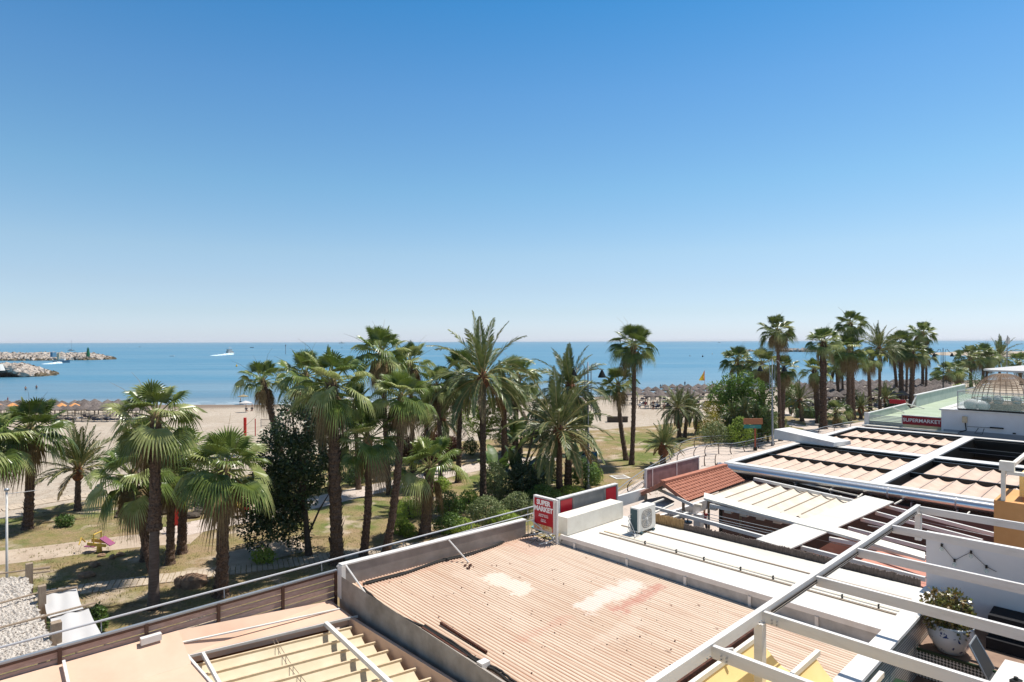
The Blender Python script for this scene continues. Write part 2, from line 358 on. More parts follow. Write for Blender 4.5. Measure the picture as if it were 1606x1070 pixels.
def f_corr(b,N,L,geo,noi,mr,mix,bump,math_):
    vr=N.new('ShaderNodeVectorRotate'); vr.rotation_type='Z_AXIS'; vr.inputs['Angle'].default_value=-ANG; L.new(geo.outputs['Position'],vr.inputs['Vector'])
    sp=N.new('ShaderNodeSeparateXYZ'); L.new(vr.outputs[0],sp.inputs[0]); u,v=sp.outputs['X'],sp.outputs['Y']
    def st(x,y):
        n=N.new('ShaderNodeVectorMath'); n.operation='MULTIPLY'; n.inputs[1].default_value=(x,y,1); L.new(vr.outputs[0],n.inputs[0]); return n.outputs[0]
    ph=math_('MULTIPLY',u,2*PI/CP); cs=N.new('ShaderNodeMath'); cs.operation='COSINE'; L.new(ph,cs.inputs[0])
    groove=mr(cs.outputs[0],.1,-.8)
    c=mix(mr(noi(1.0,6,st(1,.35)),.35,.65),(.69,.56,.43),(.63,.49,.365))
    c=mix(mr(noi(.35,5,st(1,.2)),.5,.75,0,.8),c,(.78,.66,.53))
    c=mix(mr(noi(1.6,3,st(12,.16)),.52,.72),c,(.54,.36,.25))
    dirt=math_('MULTIPLY',groove,mr(noi(2.2,5,st(5,.4)),.3,.6,.6,1))
    c=mix(dirt,c,(.30,.155,.095))
    # worn pale paint patches, a rusty red streak, parapet shade painted as a strip
    def patch(u0,u1,v0,v1,soft=.16):
        nn=mr(noi(3.5,3),.3,.7,-soft,soft)
        a=mr(math_('ADD',u,nn),u0-.06,u0+.06); b2=mr(math_('ADD',u,nn),u1-.06,u1+.06,1,0)
        c_=mr(math_('ADD',v,nn),v0-.1,v0+.1); d=mr(math_('ADD',v,nn),v1-.1,v1+.1,1,0)
        return math_('MULTIPLY',math_('MULTIPLY',a,b2),math_('MULTIPLY',c_,d))
    for (u0,u1,v0,v1,col,k) in PATCH:
        c=mix(math_('MULTIPLY',patch(u0,u1,v0,v1),k),c,col)
    sp2=mr(noi(8,3,st(1,.5)),.68,.72,0,.7); c=mix(sp2,c,(.13,.06,.04))
    L.new(c,b.inputs['Base Color']); b.inputs['Roughness'].default_value=.7; b.inputs['Specular IOR Level'].default_value=.2
    bump(noi(12,4),.004)
CP=.096
HZD=.00005
PATCH=[(11.35,12.0,11.6,13.2,(.78,.70,.60),.6),(10.95,11.5,12.7,14.0,(.76,.62,.50),.2),(11.9,14.3,9.75,10.35,(.78,.70,.63),.6),(12.4,14.6,9.25,9.6,(.48,.16,.12),.5),(10.9,12.6,8.5,8.95,(.76,.66,.55),.2),(13.6,14.7,13.3,14.6,(.60,.38,.29),.35),(8.6,15,14.55,15.2,(.50,.29,.2),.5),(9.6,11.6,9.9,10.1,(.5,.2,.14),.25)]
ground_mat('corrugated',f_corr)
def f_mosaic(b,N,L,geo,noi,mr,mix,bump,math_):
    vr=N.new('ShaderNodeVectorRotate'); vr.rotation_type='Z_AXIS'; vr.inputs['Angle'].default_value=-ANG; L.new(geo.outputs['Position'],vr.inputs['Vector'])
    sp=N.new('ShaderNodeSeparateXYZ'); L.new(vr.outputs[0],sp.inputs[0])
    cb=N.new('ShaderNodeCombineXYZ'); L.new(math_('ADD',sp.outputs['X'],sp.outputs['Y']),cb.inputs[0]); L.new(sp.outputs['Z'],cb.inputs[1])
    ro=N.new('ShaderNodeVectorRotate'); ro.rotation_type='Z_AXIS'; ro.inputs['Angle'].default_value=PI/4; L.new(cb.outputs[0],ro.inputs['Vector'])
    ch=N.new('ShaderNodeTexChecker'); ch.inputs['Scale'].default_value=28; L.new(ro.outputs[0],ch.inputs['Vector'])
    ch.inputs['Color1'].default_value=(.62,.58,.52,1); ch.inputs['Color2'].default_value=(.03,.04,.035,1)
    L.new(ch.outputs[0],b.inputs['Base Color']); b.inputs['Roughness'].default_value=.4
ground_mat('mosaic',f_mosaic)
# ------------------------------------------------------------------ ground, sea
b=MB()
xs=[-3000,-1500,-800,-500,-380]+[-300+i*6 for i in range(101)]+[380,500,800,1500,3000]; ys=[-300,-100,-30]+[0+i*5 for i in range(70)]+[420,600,900]
vs=[]
for y in ys:
    for x in xs:
        z=TZ(x,y)
        if 70<y<shoreY(x) : z+=.10*mnoise.noise(V((x*.08,y*.08,3)))*sm((y-70)/30)*sm((shoreY(x)-y)/15)
        vs.append((x,y,z))
nx=len(xs); b.add(vs,[(j*nx+i,j*nx+i+1,(j+1)*nx+i+1,(j+1)*nx+i) for j in range(len(ys)-1) for i in range(nx-1)])
struct('beach',b,'sand','pale sand beach sloping to the water',smooth=True)
b=MB(); xs=[-16000,-6000,-2500,-1200]+[-700+i*14 for i in range(101)]+[1200,2500,6000,16000]
ts=[-12,-4,0,3,6,10,15,22,30,42,60,85,120,170,250,400,650,1100,2000,4000,8000,14500]
vs=[];dep=[]
for t in ts:
    for x in xs:
        y=shoreY(max(-1999,min(1999,x)))+t
        vs.append((x,y,SEA)); dep.append(max(0,min(1,math.log1p(max(0,t)/12.)/6.6)))
nx=len(xs); b.add(vs,[(j*nx+i,j*nx+i+1,(j+1)*nx+i+1,(j+1)*nx+i) for j in range(len(ts)-1) for i in range(nx-1)])
sea=struct('sea',b,'sea','calm blue sea with pale streaks',smooth=True)
at=sea.data.attributes.new('depth','FLOAT','POINT'); at.data.foreach_set('value',dep)
# foam line at the shore
b=MB(); 
for seg in range(3):
    pts=[]; x=-260+seg*4
    while x<230: pts.append(V((x,shoreY(x)+.25+seg*2.6+.5*math.sin(x*.13+seg*2)+.35*math.sin(x*.41+seg),SEA+.008))); x+=3
    for p,q in zip(pts,pts[1:]):
        if seg and mnoise.noise(V((p.x*.05,seg*7.,0)))<.05: continue
        wv=(.35,.22,.14)[seg]*(1+.8*math.sin(p.x*.7))
        b.add([p,q,q+V((0,wv+.05,0)),p+V((0,wv+.05,0))],[(0,1,2,3)])
struct('shore_foam',b,'foam','thin white foam lines where small waves reach the sand',kind='stuff')
def polysheet(name,pts,z,m,label,kind='structure'):
    b=MB(); b.add([V((p.x,p.y,z)) for p in pts],[tuple(range(len(pts)))]); return struct(name,b,m,label,kind=kind)
lawn=[(-400,812),(0,812),(60,798),(135,784),(200,778),(262,768),(330,762),(430,730),(470,716),(560,705),(600,700),(690,694),(760,690),(850,681),(912,676),(985,671),(1062,664),(1110,660),(1180,659),(1215,656),(1262,650),(1330,644),(1400,641),(1480,632),(1600,622),(1900,615)]
lp=smoothline([G(x,y) for x,y in lawn],5); lp=[p+V((.4*mnoise.noise(p*.4),.6*mnoise.noise(p*.3+V((9,0,0))),0)) for p in lp]
def near_strip(name,pts,vn,z,m,label):
    b=MB(); us=[]; vv=[]
    for p in pts:
        u=p.dot(AX); v=p.dot(BX)
        if us and u<=us[-1]+.02: continue
        us.append(u); vv.append(v)
    n=len(us); K=6; b.add([W(u,vn+(v-vn)*k/K,z) for k in range(K+1) for u,v in zip(us,vv)],[(k*n+i,k*n+i+1,(k+1)*n+i+1,(k+1)*n+i) for k in range(K) for i in range(n-1)])
    return struct(name,b,m,label)
near_strip('lawn',lp,16.,.012,'lawn','dry patchy lawn of the palm garden beside the beach')
# promenade
pr=smoothline([G(x,y) for x,y in ((880,803),(940,783),(977,768),(1015,749),(1034,734),(1068,706),(1111,696),(1160,693),(1215,690),(1255,683),(1300,670),(1350,662),(1420,650),(1500,640),(1700,622))],4)
near_strip('promenade',[W(-30,22.5,0),W(6,22.5,0),W(18,22.8,0),W(26,23.2)]+[p for p in pr if p.dot(AX)>27],3.,.02,'paving','pale pinkish paved promenade')
def path(name,px,w,z,m,label,planks=0):
    pts=smoothline([G(x,y) for x,y in px],5)
    if not planks:
        return struct(name,offset_strip(pts,w,z),m,label)
    b=MB(); acc=0; last=None
    for p,q in zip(pts,pts[1:]):
        d=(q-p); L_=d.length; d.normalize(); n=V((-d.y,d.x,0)); t=(-acc)%planks if last is not None else 0
        t=acc
        while t<L_:
            c=p+d*t; wd=w/2+R.uniform(-.04,.04); h=planks*(.43 if planks<.28 else .485)
            zz=z+R.uniform(0,.012)
            b.hexa([c-n*wd-d*h+V((0,0,-.02)),c+n*-wd+d*h+V((0,0,-.02)),c+n*wd+d*h+V((0,0,-.02)),c+n*wd-d*h+V((0,0,-.02)),c-n*wd-d*h+V((0,0,zz)),c+n*-wd+d*h+V((0,0,zz)),c+n*wd+d*h+V((0,0,zz)),c+n*wd-d*h+V((0,0,zz))])
            t+=planks
        acc=t-L_; last=1
    return struct(name,b,m,label)
path('boardwalk',[(60,936),(120,926),(235,911),(335,899),(420,888),(485,879),(565,868),(650,858),(760,846)],1.25,.05,'plank','weathered plank boardwalk crossing the lawn',.24)
path('beach_walkway',[(-60,806),(0,799),(70,787),(135,777),(200,771),(270,763),(340,755)],1.5,.035,'plank','pale plank walkway along the edge of the sand',.3)
path('garden_path',[(255,838),(330,822),(400,808),(480,792),(560,773),(640,756),(735,735),(800,726),(870,718)],2.7,.026,'paving','grey garden path curving between the palms')
path('park_path',[(1205,703),(1245,690),(1276,676),(1281,666),(1268,657),(1245,651),(1220,646)],2.6,.03,'paving','pale path winding from the promenade to the beach')
path('side_path',[(1282,674),(1250,668),(1222,662),(1190,660),(1150,662)],2.2,.027,'paving','pale side path crossing the lawn to the left')
path('lawn_path',[(1290,672),(1340,667),(1400,660)],2.2,.027,'paving','pale side path running right behind the tall palms')
path('dirt_track',[(-40,880),(60,868),(150,856),(240,846),(310,842)],2.6,.018,'dirt','bare sandy ground around the play rocker')
path('bare_soil',[(350,880),(400,870),(440,861),(475,853)],2.6,.02,'dirt','bare soil under the dark tree')
# ------------------------------------------------------------------ palm templates
def fan_crown(seed,n=34,deadn=10,up=1.):
    r=random.Random(seed); b=MB()
    def leaf(az_,el,pl,bl,m,droop,w0=.5):
        d0=V((math.cos(az_)*math.cos(el),math.sin(az_)*math.cos(el),math.sin(el)))
        pts=[V((0,0,0))+d0*.02]; d=d0.copy()
        for i in range(4): d=(d+V((0,0,-droop*.065))).normalized(); pts.append(pts[-1]+d*(pl/4))
        b.tube(pts,[.022,.017,.013,.011,.009],4,1 if m!=2 else 2,cap=False)
        c=pts[-1]; s=d.cross(V((0,0,1)));
        if s.length<.1: s=V((math.sin(az_),-math.cos(az_),0))
        s.normalize(); nrm=s.cross(d).normalized()
        ro=r.uniform(-.45,.45); s,nrm=s*math.cos(ro)+nrm*math.sin(ro),nrm*math.cos(ro)-s*math.sin(ro)
        tl=r.uniform(-.30,.25); d,nrm=d*math.cos(tl)-nrm*math.sin(tl),nrm*math.cos(tl)+d*math.sin(tl)
        K=25; sp=math.radians(r.uniform(95,122)); fold=r.uniform(.10,.35)
        da=2*sp/K
        prev=None
        for k in range(K):
            a=-sp+da*(k+.5); L_=bl*(1-.28*(abs(a)/sp)**2)*r.uniform(.93,1.05)
            def P(t,aa,lift=0):
                q=d*math.cos(aa)+s*math.sin(aa)
                p=c+q*(L_*t)+nrm*(abs(math.sin(aa))*fold*L_*t+lift)
                dz=droop*L_*(max(0,t-.48)**1.6)*1.45*(0.75+.5*abs(q.z<0)); p.z-=dz
                p.x+=r.uniform(-1,1)*.006*t;p.y+=r.uniform(-1,1)*.006*t
                return p
            hw=da*.5
            l1=P(.6,a-hw,-.007);r1=P(.6,a+hw,-.007);m1=P(.6,a,.010)
            l2=P(.84,a-hw*.40);r2=P(.84,a+hw*.40);tp=P(1.04,a)
            b.add([c,l1,m1,r1,l2,r2,tp],[(0,1,2),(0,2,3),(1,4,2),(2,4,5),(2,5,3),(4,6,5)],m)
    ga=2.39996; 
    for i in range(n):
        t=(i+.5)/n
        el=math.radians(82-up*106*t**.9)+r.uniform(-.18,.18)
        leaf(i*ga+r.uniform(-.25,.25),el,r.uniform(.44,.58)*(.85+.2*t),r.uniform(.40,.53),3 if r.random()<.12+.32*t else 0,.26+.80*t+r.uniform(0,.45))
    for i in range(deadn):
        leaf(i*ga*1.3+r.uniform(-.3,.3),math.radians(r.uniform(-78,-50)),r.uniform(.22,.4),r.uniform(.34,.48),2,2.0)
    for i in range(3): # thin bare stalks
        a=r.uniform(0,6.28); e=r.uniform(.5,1.3); d=V((math.cos(a)*math.cos(e),math.sin(a)*math.cos(e),math.sin(e)))
        b.tube([V((0,0,0)),d*.5,d*.95+V((0,0,-.05)),d*1.15+V((math.cos(a)*.12,math.sin(a)*.12,-.06))],[.008,.006,.004,.002],3,2,cap=False)
    # fibrous heart
    b.tube([V((0,0,-.22)),V((0,0,-.08)),V((0,0,.06)),V((0,0,.16))],[.085,.12,.09,.03],8,2)
    return mesh('fronds',b,['fan_leaf','fan_rib','dead_leaf','fan_leaf_pale'],smooth=False)
def date_crown(seed,n=46,arch=1.,low=-35,lw=.0085):
    r=random.Random(seed); b=MB(); ga=2.39996
    for i in range(n):
        t=(i+.5)/n; az_=i*ga+r.uniform(-.2,.2); el=math.radians(86-(86-low)*t**.9)+r.uniform(-.1,.1)
        L_=r.uniform(.88,1.05)*(1-.12*t); d=V((math.cos(az_)*math.cos(el),math.sin(az_)*math.cos(el),math.sin(el)))
        pts=[V((0,0,0))]; S=14; dd=arch*(.035+.075*t+r.uniform(0,.02))
        dirs=[]
        for k in range(S):
            d=(d+V((0,0,-dd*(.35+1.3*k/S)))).normalized(); dirs.append(d.copy()); pts.append(pts[-1]+d*(L_/S))
        b.tube(pts[::2],[.012,.010,.009,.008,.006,.005,.004,.002],3,1,cap=False)
        side=V((-math.sin(az_),math.cos(az_),0)); tw=r.uniform(-.5,.5)
        NL=36
        for k in range(NL):
            u=.14+.86*(k+.5)/NL; f=u*S; j=min(S-1,int(f)); p=pts[j].lerp(pts[j+1],f-j); dr=dirs[j]
            up=side.cross(dr); 
            if up.z<0: up=-up
            ll=(.165*math.sin(PI*min(1,(u*.93+.07))**.8)+.03)*r.uniform(.85,1.1)
            for sgn in (-1,1):
                sd_=side*sgn*math.cos(tw)+up*math.sin(tw)*sgn
                q=(dr*1.0+sd_*.58+up*r.uniform(-.05,.35)+V((0,0,-.16))).normalized()
                wv=(dr-q*dr.dot(q)).normalized()*lw
                m_=p+q*ll*.45; e=p+q*ll+V((0,0,-.02*r.random()))
                b.add([p,m_+wv,e,m_-wv],[(0,1,2),(0,2,3)],0 if t<.93 else 2)
    return mesh('fronds',b,['date_leaf','date_rib','dead_leaf'])
FAN=[fan_crown(1,25,6),fan_crown(2,22,8,1.05),fan_crown(3,27,5,.95),fan_crown(4,19,3,.9),fan_crown(9,25,9,1.12)]
DATE=[date_crown(5,38,1.25,-30,.0095),date_crown(6,34,1.1,-22,.0095),date_crown(7,30,.8,0,.010),date_crown(8,42,1.4,-40,.0095)]
def trunk_mesh(base,top,r0,r1,lean=0.,smooth=False,seg=.16,boots=0,rnd=None,kink=0.):
    L_=(top-base).length; n=max(8,int(L_/seg)); pts=[];rad=[]
    for i in range(n+1):
        t=i/n; p=base.lerp(top,t); p.x+=lean*math.sin(PI*t)+kink*math.sin(2.3*PI*t)*.3; p.y+=.3*kink*math.sin(PI*t)
        pts.append(p); rr=r0+(r1-r0)*t; rr*=1+.45*math.exp(-t*L_/.55)
        if not smooth: rr*=1+(.09 if i%2 else -.05)+rnd.uniform(-.03,.03)
        rad.append(rr)
    b=MB(); b.tube(pts,rad,12)
    for k in range(len(b.v)):
        x,y,z=b.v[k]; q=1.0; b.v[k]=(x+rnd.uniform(-1,1)*r0*.05,y+rnd.uniform(-1,1)*r0*.05,z+rnd.uniform(-.02,.02))
    nb=int(L_/.11)*boots
    for k in range(nb):
        t=rnd.random()**.8; i=min(n-1,int(t*n)); p=pts[i].lerp(pts[i+1],t*n-i); a=rnd.uniform(0,6.28); rr=rad[i]*.9
        o=V((math.cos(a),math.sin(a),0)); s=V((-o.y,o.x,0))*r0*.34; q=p+o*rr
        b.add([q-s,q+s,q+o*r0*rnd.uniform(.25,.5)+V((0,0,r0*rnd.uniform(.5,1.1))),q-V((0,0,r0*.5))],[(0,1,2),(0,3,1),(0,2,3),(1,3,2)])
    return b,pts
PR=random.Random(77)
def palm(kind,bx,by,cx,cy,r,tw,label,var=None,lean=0.,smooth=0,group=None,knob=True,tilt=0.):
    base=T(bx,by); Y=base.y; top=GY(cx,cy,Y); R_=r*Y/F*(1.0 if kind=='fan' else 1.08); top.z-=.04*R_ if kind=='fan' else 0
    nm='fan_palm' if kind=='fan' else 'date_palm'
    t=thing(nm,label,'palm tree',base,group or 'palm trees in the beach garden')
    r0=tw/2*Y/F*.9; boots=3 if tw>=9 else (1 if tw>5 else 0)
    if smooth:
        mid=base.lerp(top,smooth)
        b,_=trunk_mesh(base,mid,r0*.95,r0*.9,lean*.3,True,.2,0,PR); obj('lower_trunk',b,'trunk_smooth',t,smooth=True)
        b,_=trunk_mesh(mid-V((0,0,.05)),top,r0*1.05,r0*.95,lean*.4,False,.14,5,PR); obj('trunk',b,'trunk',t)
    else:
        b,_=trunk_mesh(base-V((0,0,.1)),top,r0,r0*.86,lean,False,.14 if tw>8 else .25,boots,PR); obj('trunk',b,'trunk',t)
    if kind=='date' and knob:
        b=MB(); kr=r0*1.9
        b.tube([top+V((0,0,z)) for z in (-kr*2.0,-kr*1.5,-kr*.8,-kr*.1,kr*.6,kr*1.4)],[kr*.55,kr*1.0,kr*1.05,kr*.9,kr*.75,kr*.25],10)
        for k in range(len(b.v)):
            x,y,z=b.v[k]; b.v[k]=(x+PR.uniform(-1,1)*kr*.12,y+PR.uniform(-1,1)*kr*.12,z+PR.uniform(-1,1)*kr*.12)
        obj('leaf_base',b,'trunk_knob',t)
    lib=FAN if kind=='fan' else DATE
    me=lib[var if var is not None else PR.randrange(len(lib)-(1 if kind=='date' else 0))]
    c=bpy.data.objects.new('fronds',me); link(c); c.parent=t; c.location=top-base
    c.rotation_euler=(PR.uniform(-.1,.1),PR.uniform(-.1,.1)+tilt,PR.uniform(0,6.28)); c.scale=(R_,R_,R_*PR.uniform(.95,1.08))
    return t
f='fan';d='date'
PALMS=[
(f,42,830,46,672,68,14,'fan palm with a thick dark trunk on the lawn right of the white lamp post',0,.1),
(f,-30,850,-14,690,68,14,'fan palm mostly cut off by the left edge of the photo',1),
(d,121,801,122,738,74,9,'low feathery date palm standing beside the plank walkway at left',2),
(f,240,955,244,652,78,17,'tallest palm of the left clump, smooth grey trunk below and shaggy above',1,0,.42),
(f,226,880,232,690,52,12,'fan palm close behind the tallest palm of the left clump, its crown half hidden',2),
(f,241,905,208,745,72,11,'leaning fan palm of the left clump whose low crown hangs over the play rocker side',1,-.1),
(f,266,885,268,740,52,13,'dark-trunked fan palm just right of the smooth-trunked palm in the left clump',4),
(f,284,868,288,715,60,14,'stout fan palm at the right side of the left clump, red play frame behind it',1),
(f,346,935,352,735,82,20,'fan palm with broad pale fans and thick rough trunk beside the big dark tree',2),
(f,440,716,412,597,46,11,'slim leaning fan palm standing on the sand in front of the volleyball net',3,.1),
(f,483,748,479,588,52,10,'dark fan palm on the sand behind the bushy dark tree',0),
(f,508,735,502,642,40,13,'short fan palm with a dark trunk glimpsed left of the thickest trunk',4),
(f,528,884,521,600,74,21,'fan palm with the thickest trunk of the middle group, big crown above the sea line',1),
(f,569,872,576,686,66,13,'fan palm with a reddish upper trunk and low crown right of the thickest trunk',0,.15),
(f,604,868,629,622,58,13,'leaning fan palm rising behind the bright bushes, crown below the horizon',2,.2),
(f,610,776,598,552,54,9,'tall fan palm left of centre, its crown above the horizon',0),
(f,562,768,556,630,40,8,'dark fan palm half hidden between the thickest palm and the leaning one',4),
(f,690,764,685,604,42,8,'fan palm left of the straight dark trunk, rising out of the maroon hedge',1,.1),
(f,648,742,643,568,46,8,'fan palm with a ragged crown just right of the tall one above the horizon',1),
(f,669,722,668,628,36,8,'small fan palm among the dark red shrubs',4),
(f,665,842,674,732,68,18,'stocky fan palm with pale fans beside the clipped bright bushes',3),
(d,696,737,693,660,56,9,'date palm with an orange leaf base growing behind the dark red shrubs',1),
(f,718,757,722,585,52,9,'fan palm with a straight dark trunk left of the biggest date palm',4),
(d,757,792,757,592,98,11,'biggest date palm, feathery crown highest above the horizon in the middle of the photo',0),
(d,791,716,790,626,62,10,'date palm with a dark swollen leaf base right of the biggest date palm',1),
(f,806,712,812,590,46,8,'fan palm behind the round green shrubs, its crown tangled with the biggest date palm',1),
(d,877,780,876,676,98,11,'wide spreading date palm with an orange leaf base left of the double street lamp',0),
(d,890,765,894,610,74,12,'date palm with a thick dark trunk behind the wide spreading one',3),
(f,982,722,969,602,38,8,'shorter palm of the pair on the open lawn, leaning left',3,-.15),
(f,990,729,994,540,44,8,'tall slender palm of the pair on the open lawn, dark crown above the horizon',0,.1),
(d,1039,731,1040,700,40,9,'young date palm low on the lawn beside the promenade bend',2),
(f,1163,652,1156,565,31,6,'slim fan palm rising out of the dense green trees right of the yellow flag',2),
(f,1198,655,1195,570,32,7,'fan palm between the dense trees and the right-hand street lamp',1),
(f,1224,692,1219,518,34,6,'tall fan palm beside the right-hand street lamp, crown high above the horizon',0),
(f,1226,676,1229,577,27,8,'short fan palm growing right against the tall one by the right-hand street lamp',4),
(f,1291,673,1291,536,32,11,'thick fan palm at the fork of the park paths',2),
(f,1284,664,1277,580,27,9,'short fan palm tucked behind the thick one at the fork of the park paths',1),
(f,1338,658,1334,508,29,8,'tallest fan palm of the right-hand row, crown with one fan sticking out left',0),
(f,1331,660,1331,548,34,8,'fan palm directly in front of the tallest one of the right-hand row',4),
(f,1316,632,1311,572,25,5,'slim fan palm behind the parasols left of the tallest of the right-hand row',1),
(f,1322,630,1320,560,20,4,'thin fan palm half hidden behind the row of trunks',2),
(d,1380,646,1379,548,42,5,'date palm standing in the right-hand row, feathery crown above the horizon',1),
(f,1365,648,1362,563,24,6,'fan palm just left of the date palm in the right-hand row',1),
(f,1414,634,1412,538,27,8,'stout fan palm right of the date palm in the right-hand row',4),
(f,1408,628,1401,550,22,5,'thin fan palm leaning out behind the stout one',0),
(f,1429,637,1432,552,26,8,'fan palm with yellow-green fans above the left end of the green roof',2),
(f,1421,630,1423,552,20,4,'thin fan palm between two stouter trunks above the green roof',1),
(f,1447,622,1447,522,26,5,'tall fan palm with a dark crown and one drooping fan above the green roof',0),
(f,1452,623,1453,558,19,4,'small fan palm right beside the tall one with the drooping fan',3),
(f,1488,615,1487,582,24,5,'low fan palm behind the glass railing, nearest the far double lamp',3),
(f,1501,612,1502,580,20,5,'low yellowish fan palm left of the cane dome',1),
(f,1523,608,1521,560,25,5,'fan palm rising just behind the top of the cane dome',0),
(f,1542,600,1541,556,26,5,'fan palm right of the cane dome top in the far group',2),
(f,1546,600,1550,562,20,4,'thin fan palm beside the far date palm',1),
(d,1568,598,1567,560,34,4,'date palm against the sandy spit at the far right',1),
(f,1602,604,1598,568,24,5,'fan palm above the flat white parasol at the right edge',3),
(f,1311,668,1311,646,27,7,'dwarf fan palm with bright fans beside the thick trunks',3),
(d,1350,657,1350,640,24,5,'dwarf date palm in the shade of the right-hand row',2),
(d,1388,645,1389,625,26,4,'pale dwarf date palm in front of the thatched parasols',2),
(d,1258,661,1254,630,34,6,'young date palm beside the clipped oval hedge',1),
(f,1470,610,1470,590,14,4,'tiny fan palm behind the green roof at the far end',2),
]
for p in PALMS:
    k=dict(var=p[8]) if len(p)>8 else {}
    if len(p)>9: k['lean']=p[9]
    if len(p)>10: k['smooth']=p[10]
    palm(*p[:8],**k)
# ------------------------------------------------------------------ broadleaf plants
def leaves(b,blobs,n,ls,rnd,m=0,asp=.5,shell=.55,flat=0):
    tot=sum(x[3]*x[4]*x[5] for x in blobs)
    for (cx,cy,cz,rx,ry,rz) in blobs:
        for i in range(int(n*rx*ry*rz/tot)):
            z=rnd.uniform(-1,1); a=rnd.uniform(0,6.283); q=math.sqrt(1-z*z); rr=(shell+(1-shell)*rnd.random())**.6
            if mnoise.noise(V((q*math.cos(a)*2.1+cx,q*math.sin(a)*2.1+cy,z*2.1+cz)))<-.22: rr*=.72
            nrm=V((q*math.cos(a),q*math.sin(a),z)); p=V((cx+nrm.x*rx*rr,cy+nrm.y*ry*rr,cz+nrm.z*rz*rr))
            d=(V((rnd.uniform(-1,1),rnd.uniform(-1,1),rnd.uniform(-1,1)))+nrm*.6).normalized(); s=d.cross(V((rnd.uniform(-1,1),rnd.uniform(-1,1),rnd.uniform(-1,1)))).normalized()
            if flat and rnd.random()<flat:
                d=(d-nrm*d.dot(nrm)*.8+V((0,0,.15))).normalized(); s=d.cross(nrm+V((rnd.uniform(-.35,.35),rnd.uniform(-.35,.35),rnd.uniform(-.2,.5)))).normalized()
            L_=ls*rnd.uniform(.6,1.3); s=s*(L_*asp*.5)
            b.add([p,p+d*L_*.5+s,p+d*L_,p+d*L_*.5-s],[(0,1,2,3)],m)
def plant(name,label,cat,px,py,w_px,h_px,m,n=2500,ls=.16,blobs=None,cyf=.5,trunk=None,group=None,seed=1,asp=.5,Y=None,stem=True):
    """plant whose foot is at px,py; foliage w_px x h_px around a centre above it"""
    base=T(px,py) if Y is None else V(((px-803)/F*Y,Y,0)); s=base.y/F; w_=w_px*s/2; h_=h_px*s
    rnd=random.Random(seed); t=thing(name,label,cat,base,group)
    bl=[]
    for (x,y,z,r) in (blobs or [(0,0,.45,1.),(-.5,.2,.35,.6),(.5,-.1,.38,.6),(.1,.4,.5,.6)]):
        bl.append((base.x+x*w_,base.y+y*w_,base.z+z*h_,r*w_*(.62 if not blobs else 1),r*w_*.62,r*h_*.5 if not blobs else r*h_*.5))
    b=MB(); leaves(b,bl,n,ls,rnd,asp=asp,shell=.8 if m in('leaf_bright','leaf_pale') else .55,flat=.75 if m=='leaf_bright' else .45); obj('foliage',b,m,t)
    if stem:
        b=MB()
        tr=trunk or .06
        b.tube([base,base+V((.05,0,h_*.2)),base+V((-.03,.02,h_*.42)),base+V((0,0,h_*.55))],[tr*1.3,tr,tr*.8,tr*.4],7)
        for (x,y,z,*_) in bl[:5]: b.tube([base+V((0,0,h_*.3)),V((x,y,z)).lerp(base+V((0,0,h_*.3)),.4)+V((0,0,.05*h_)),V((x,y,z))],[tr*.6,tr*.4,tr*.15],5)
        obj('stem',b,'bark',t)
    return t
# big dark tree
base=G(484,872); t=thing('broadleaf_tree','large dense dark-leaved tree hanging low between the palms left of centre','tree',base)
rnd=random.Random(5); b=MB(); Y=base.y
def gb(px,py,r,dy=0,rz=None):
    p=GY(px,py,Y+dy); rr=r*Y/F; return (p.x,p.y,p.z,rr,rr,(rz or r)*Y/F)
bl=[gb(463,670,36),gb(445,712,40,.5),gb(478,716,36,-.6),gb(430,752,40,.3),gb(463,762,42,0),gb(413,795,36,.4),gb(438,812,36,-.3),gb(392,822,24,.2),gb(462,835,26,.6),gb(500,745,30,1),gb(455,640,18,.3),gb(430,690,24,.3),gb(405,842,22),gb(505,700,22,1),gb(440,780,50,1.4),gb(540,735,24,1.6)]
leaves(b,bl,21000,.19,rnd); obj('crown',b,'leaf_dark',t)
b=MB(); tp=GY(470,720,Y)
b.tube([base,GY(481,840,Y),GY(478,800,Y),GY(474,760,Y),tp],[.2,.15,.13,.11,.08],9)
for q in bl[:12]: b.tube([GY(477,790,Y),V(q[:3]).lerp(GY(477,770,Y),.5)+V((0,0,.15)),V(q[:3])],[.07,.045,.015],6)
b.tube([GY(483,838,Y),GY(500,800,Y),GY(515,775,Y)],[.06,.045,.02],6)
obj('trunk',b,'bark',t)
# bare branchy shrub
def bare(px,py,hp,label,seed,n=9):
    base=G(px,py); rnd=random.Random(seed); s=base.y/F*hp; t=thing('bare_shrub',label,'shrub',base); b=MB()
    def br(p,d,L_,r,k):
        q=p+d*L_; b.tube([p,p.lerp(q,.5)+V((rnd.uniform(-.05,.05),0,.03))*L_,q],[r,r*.8,r*.6],5,cap=False)
        if k:
            for i in range(3): br(q,(d+V((rnd.uniform(-.9,.9),rnd.uniform(-.9,.9),rnd.uniform(-.3,.6)))).normalized(),L_*rnd.uniform(.55,.85),r*.55,k-1)
    for i in range(3): br(base,V((rnd.uniform(-.8,.8),rnd.uniform(-.5,.5),1)).normalized(),s*.35,s*.022,4)
    obj('branches',b,'bark',t)
bare(700,716,58,'leafless grey shrub beside the orange-based date palm on the sand edge',3)
bare(508,730,55,'bare twiggy shrub between the short dark palm and the thickest palm',8)
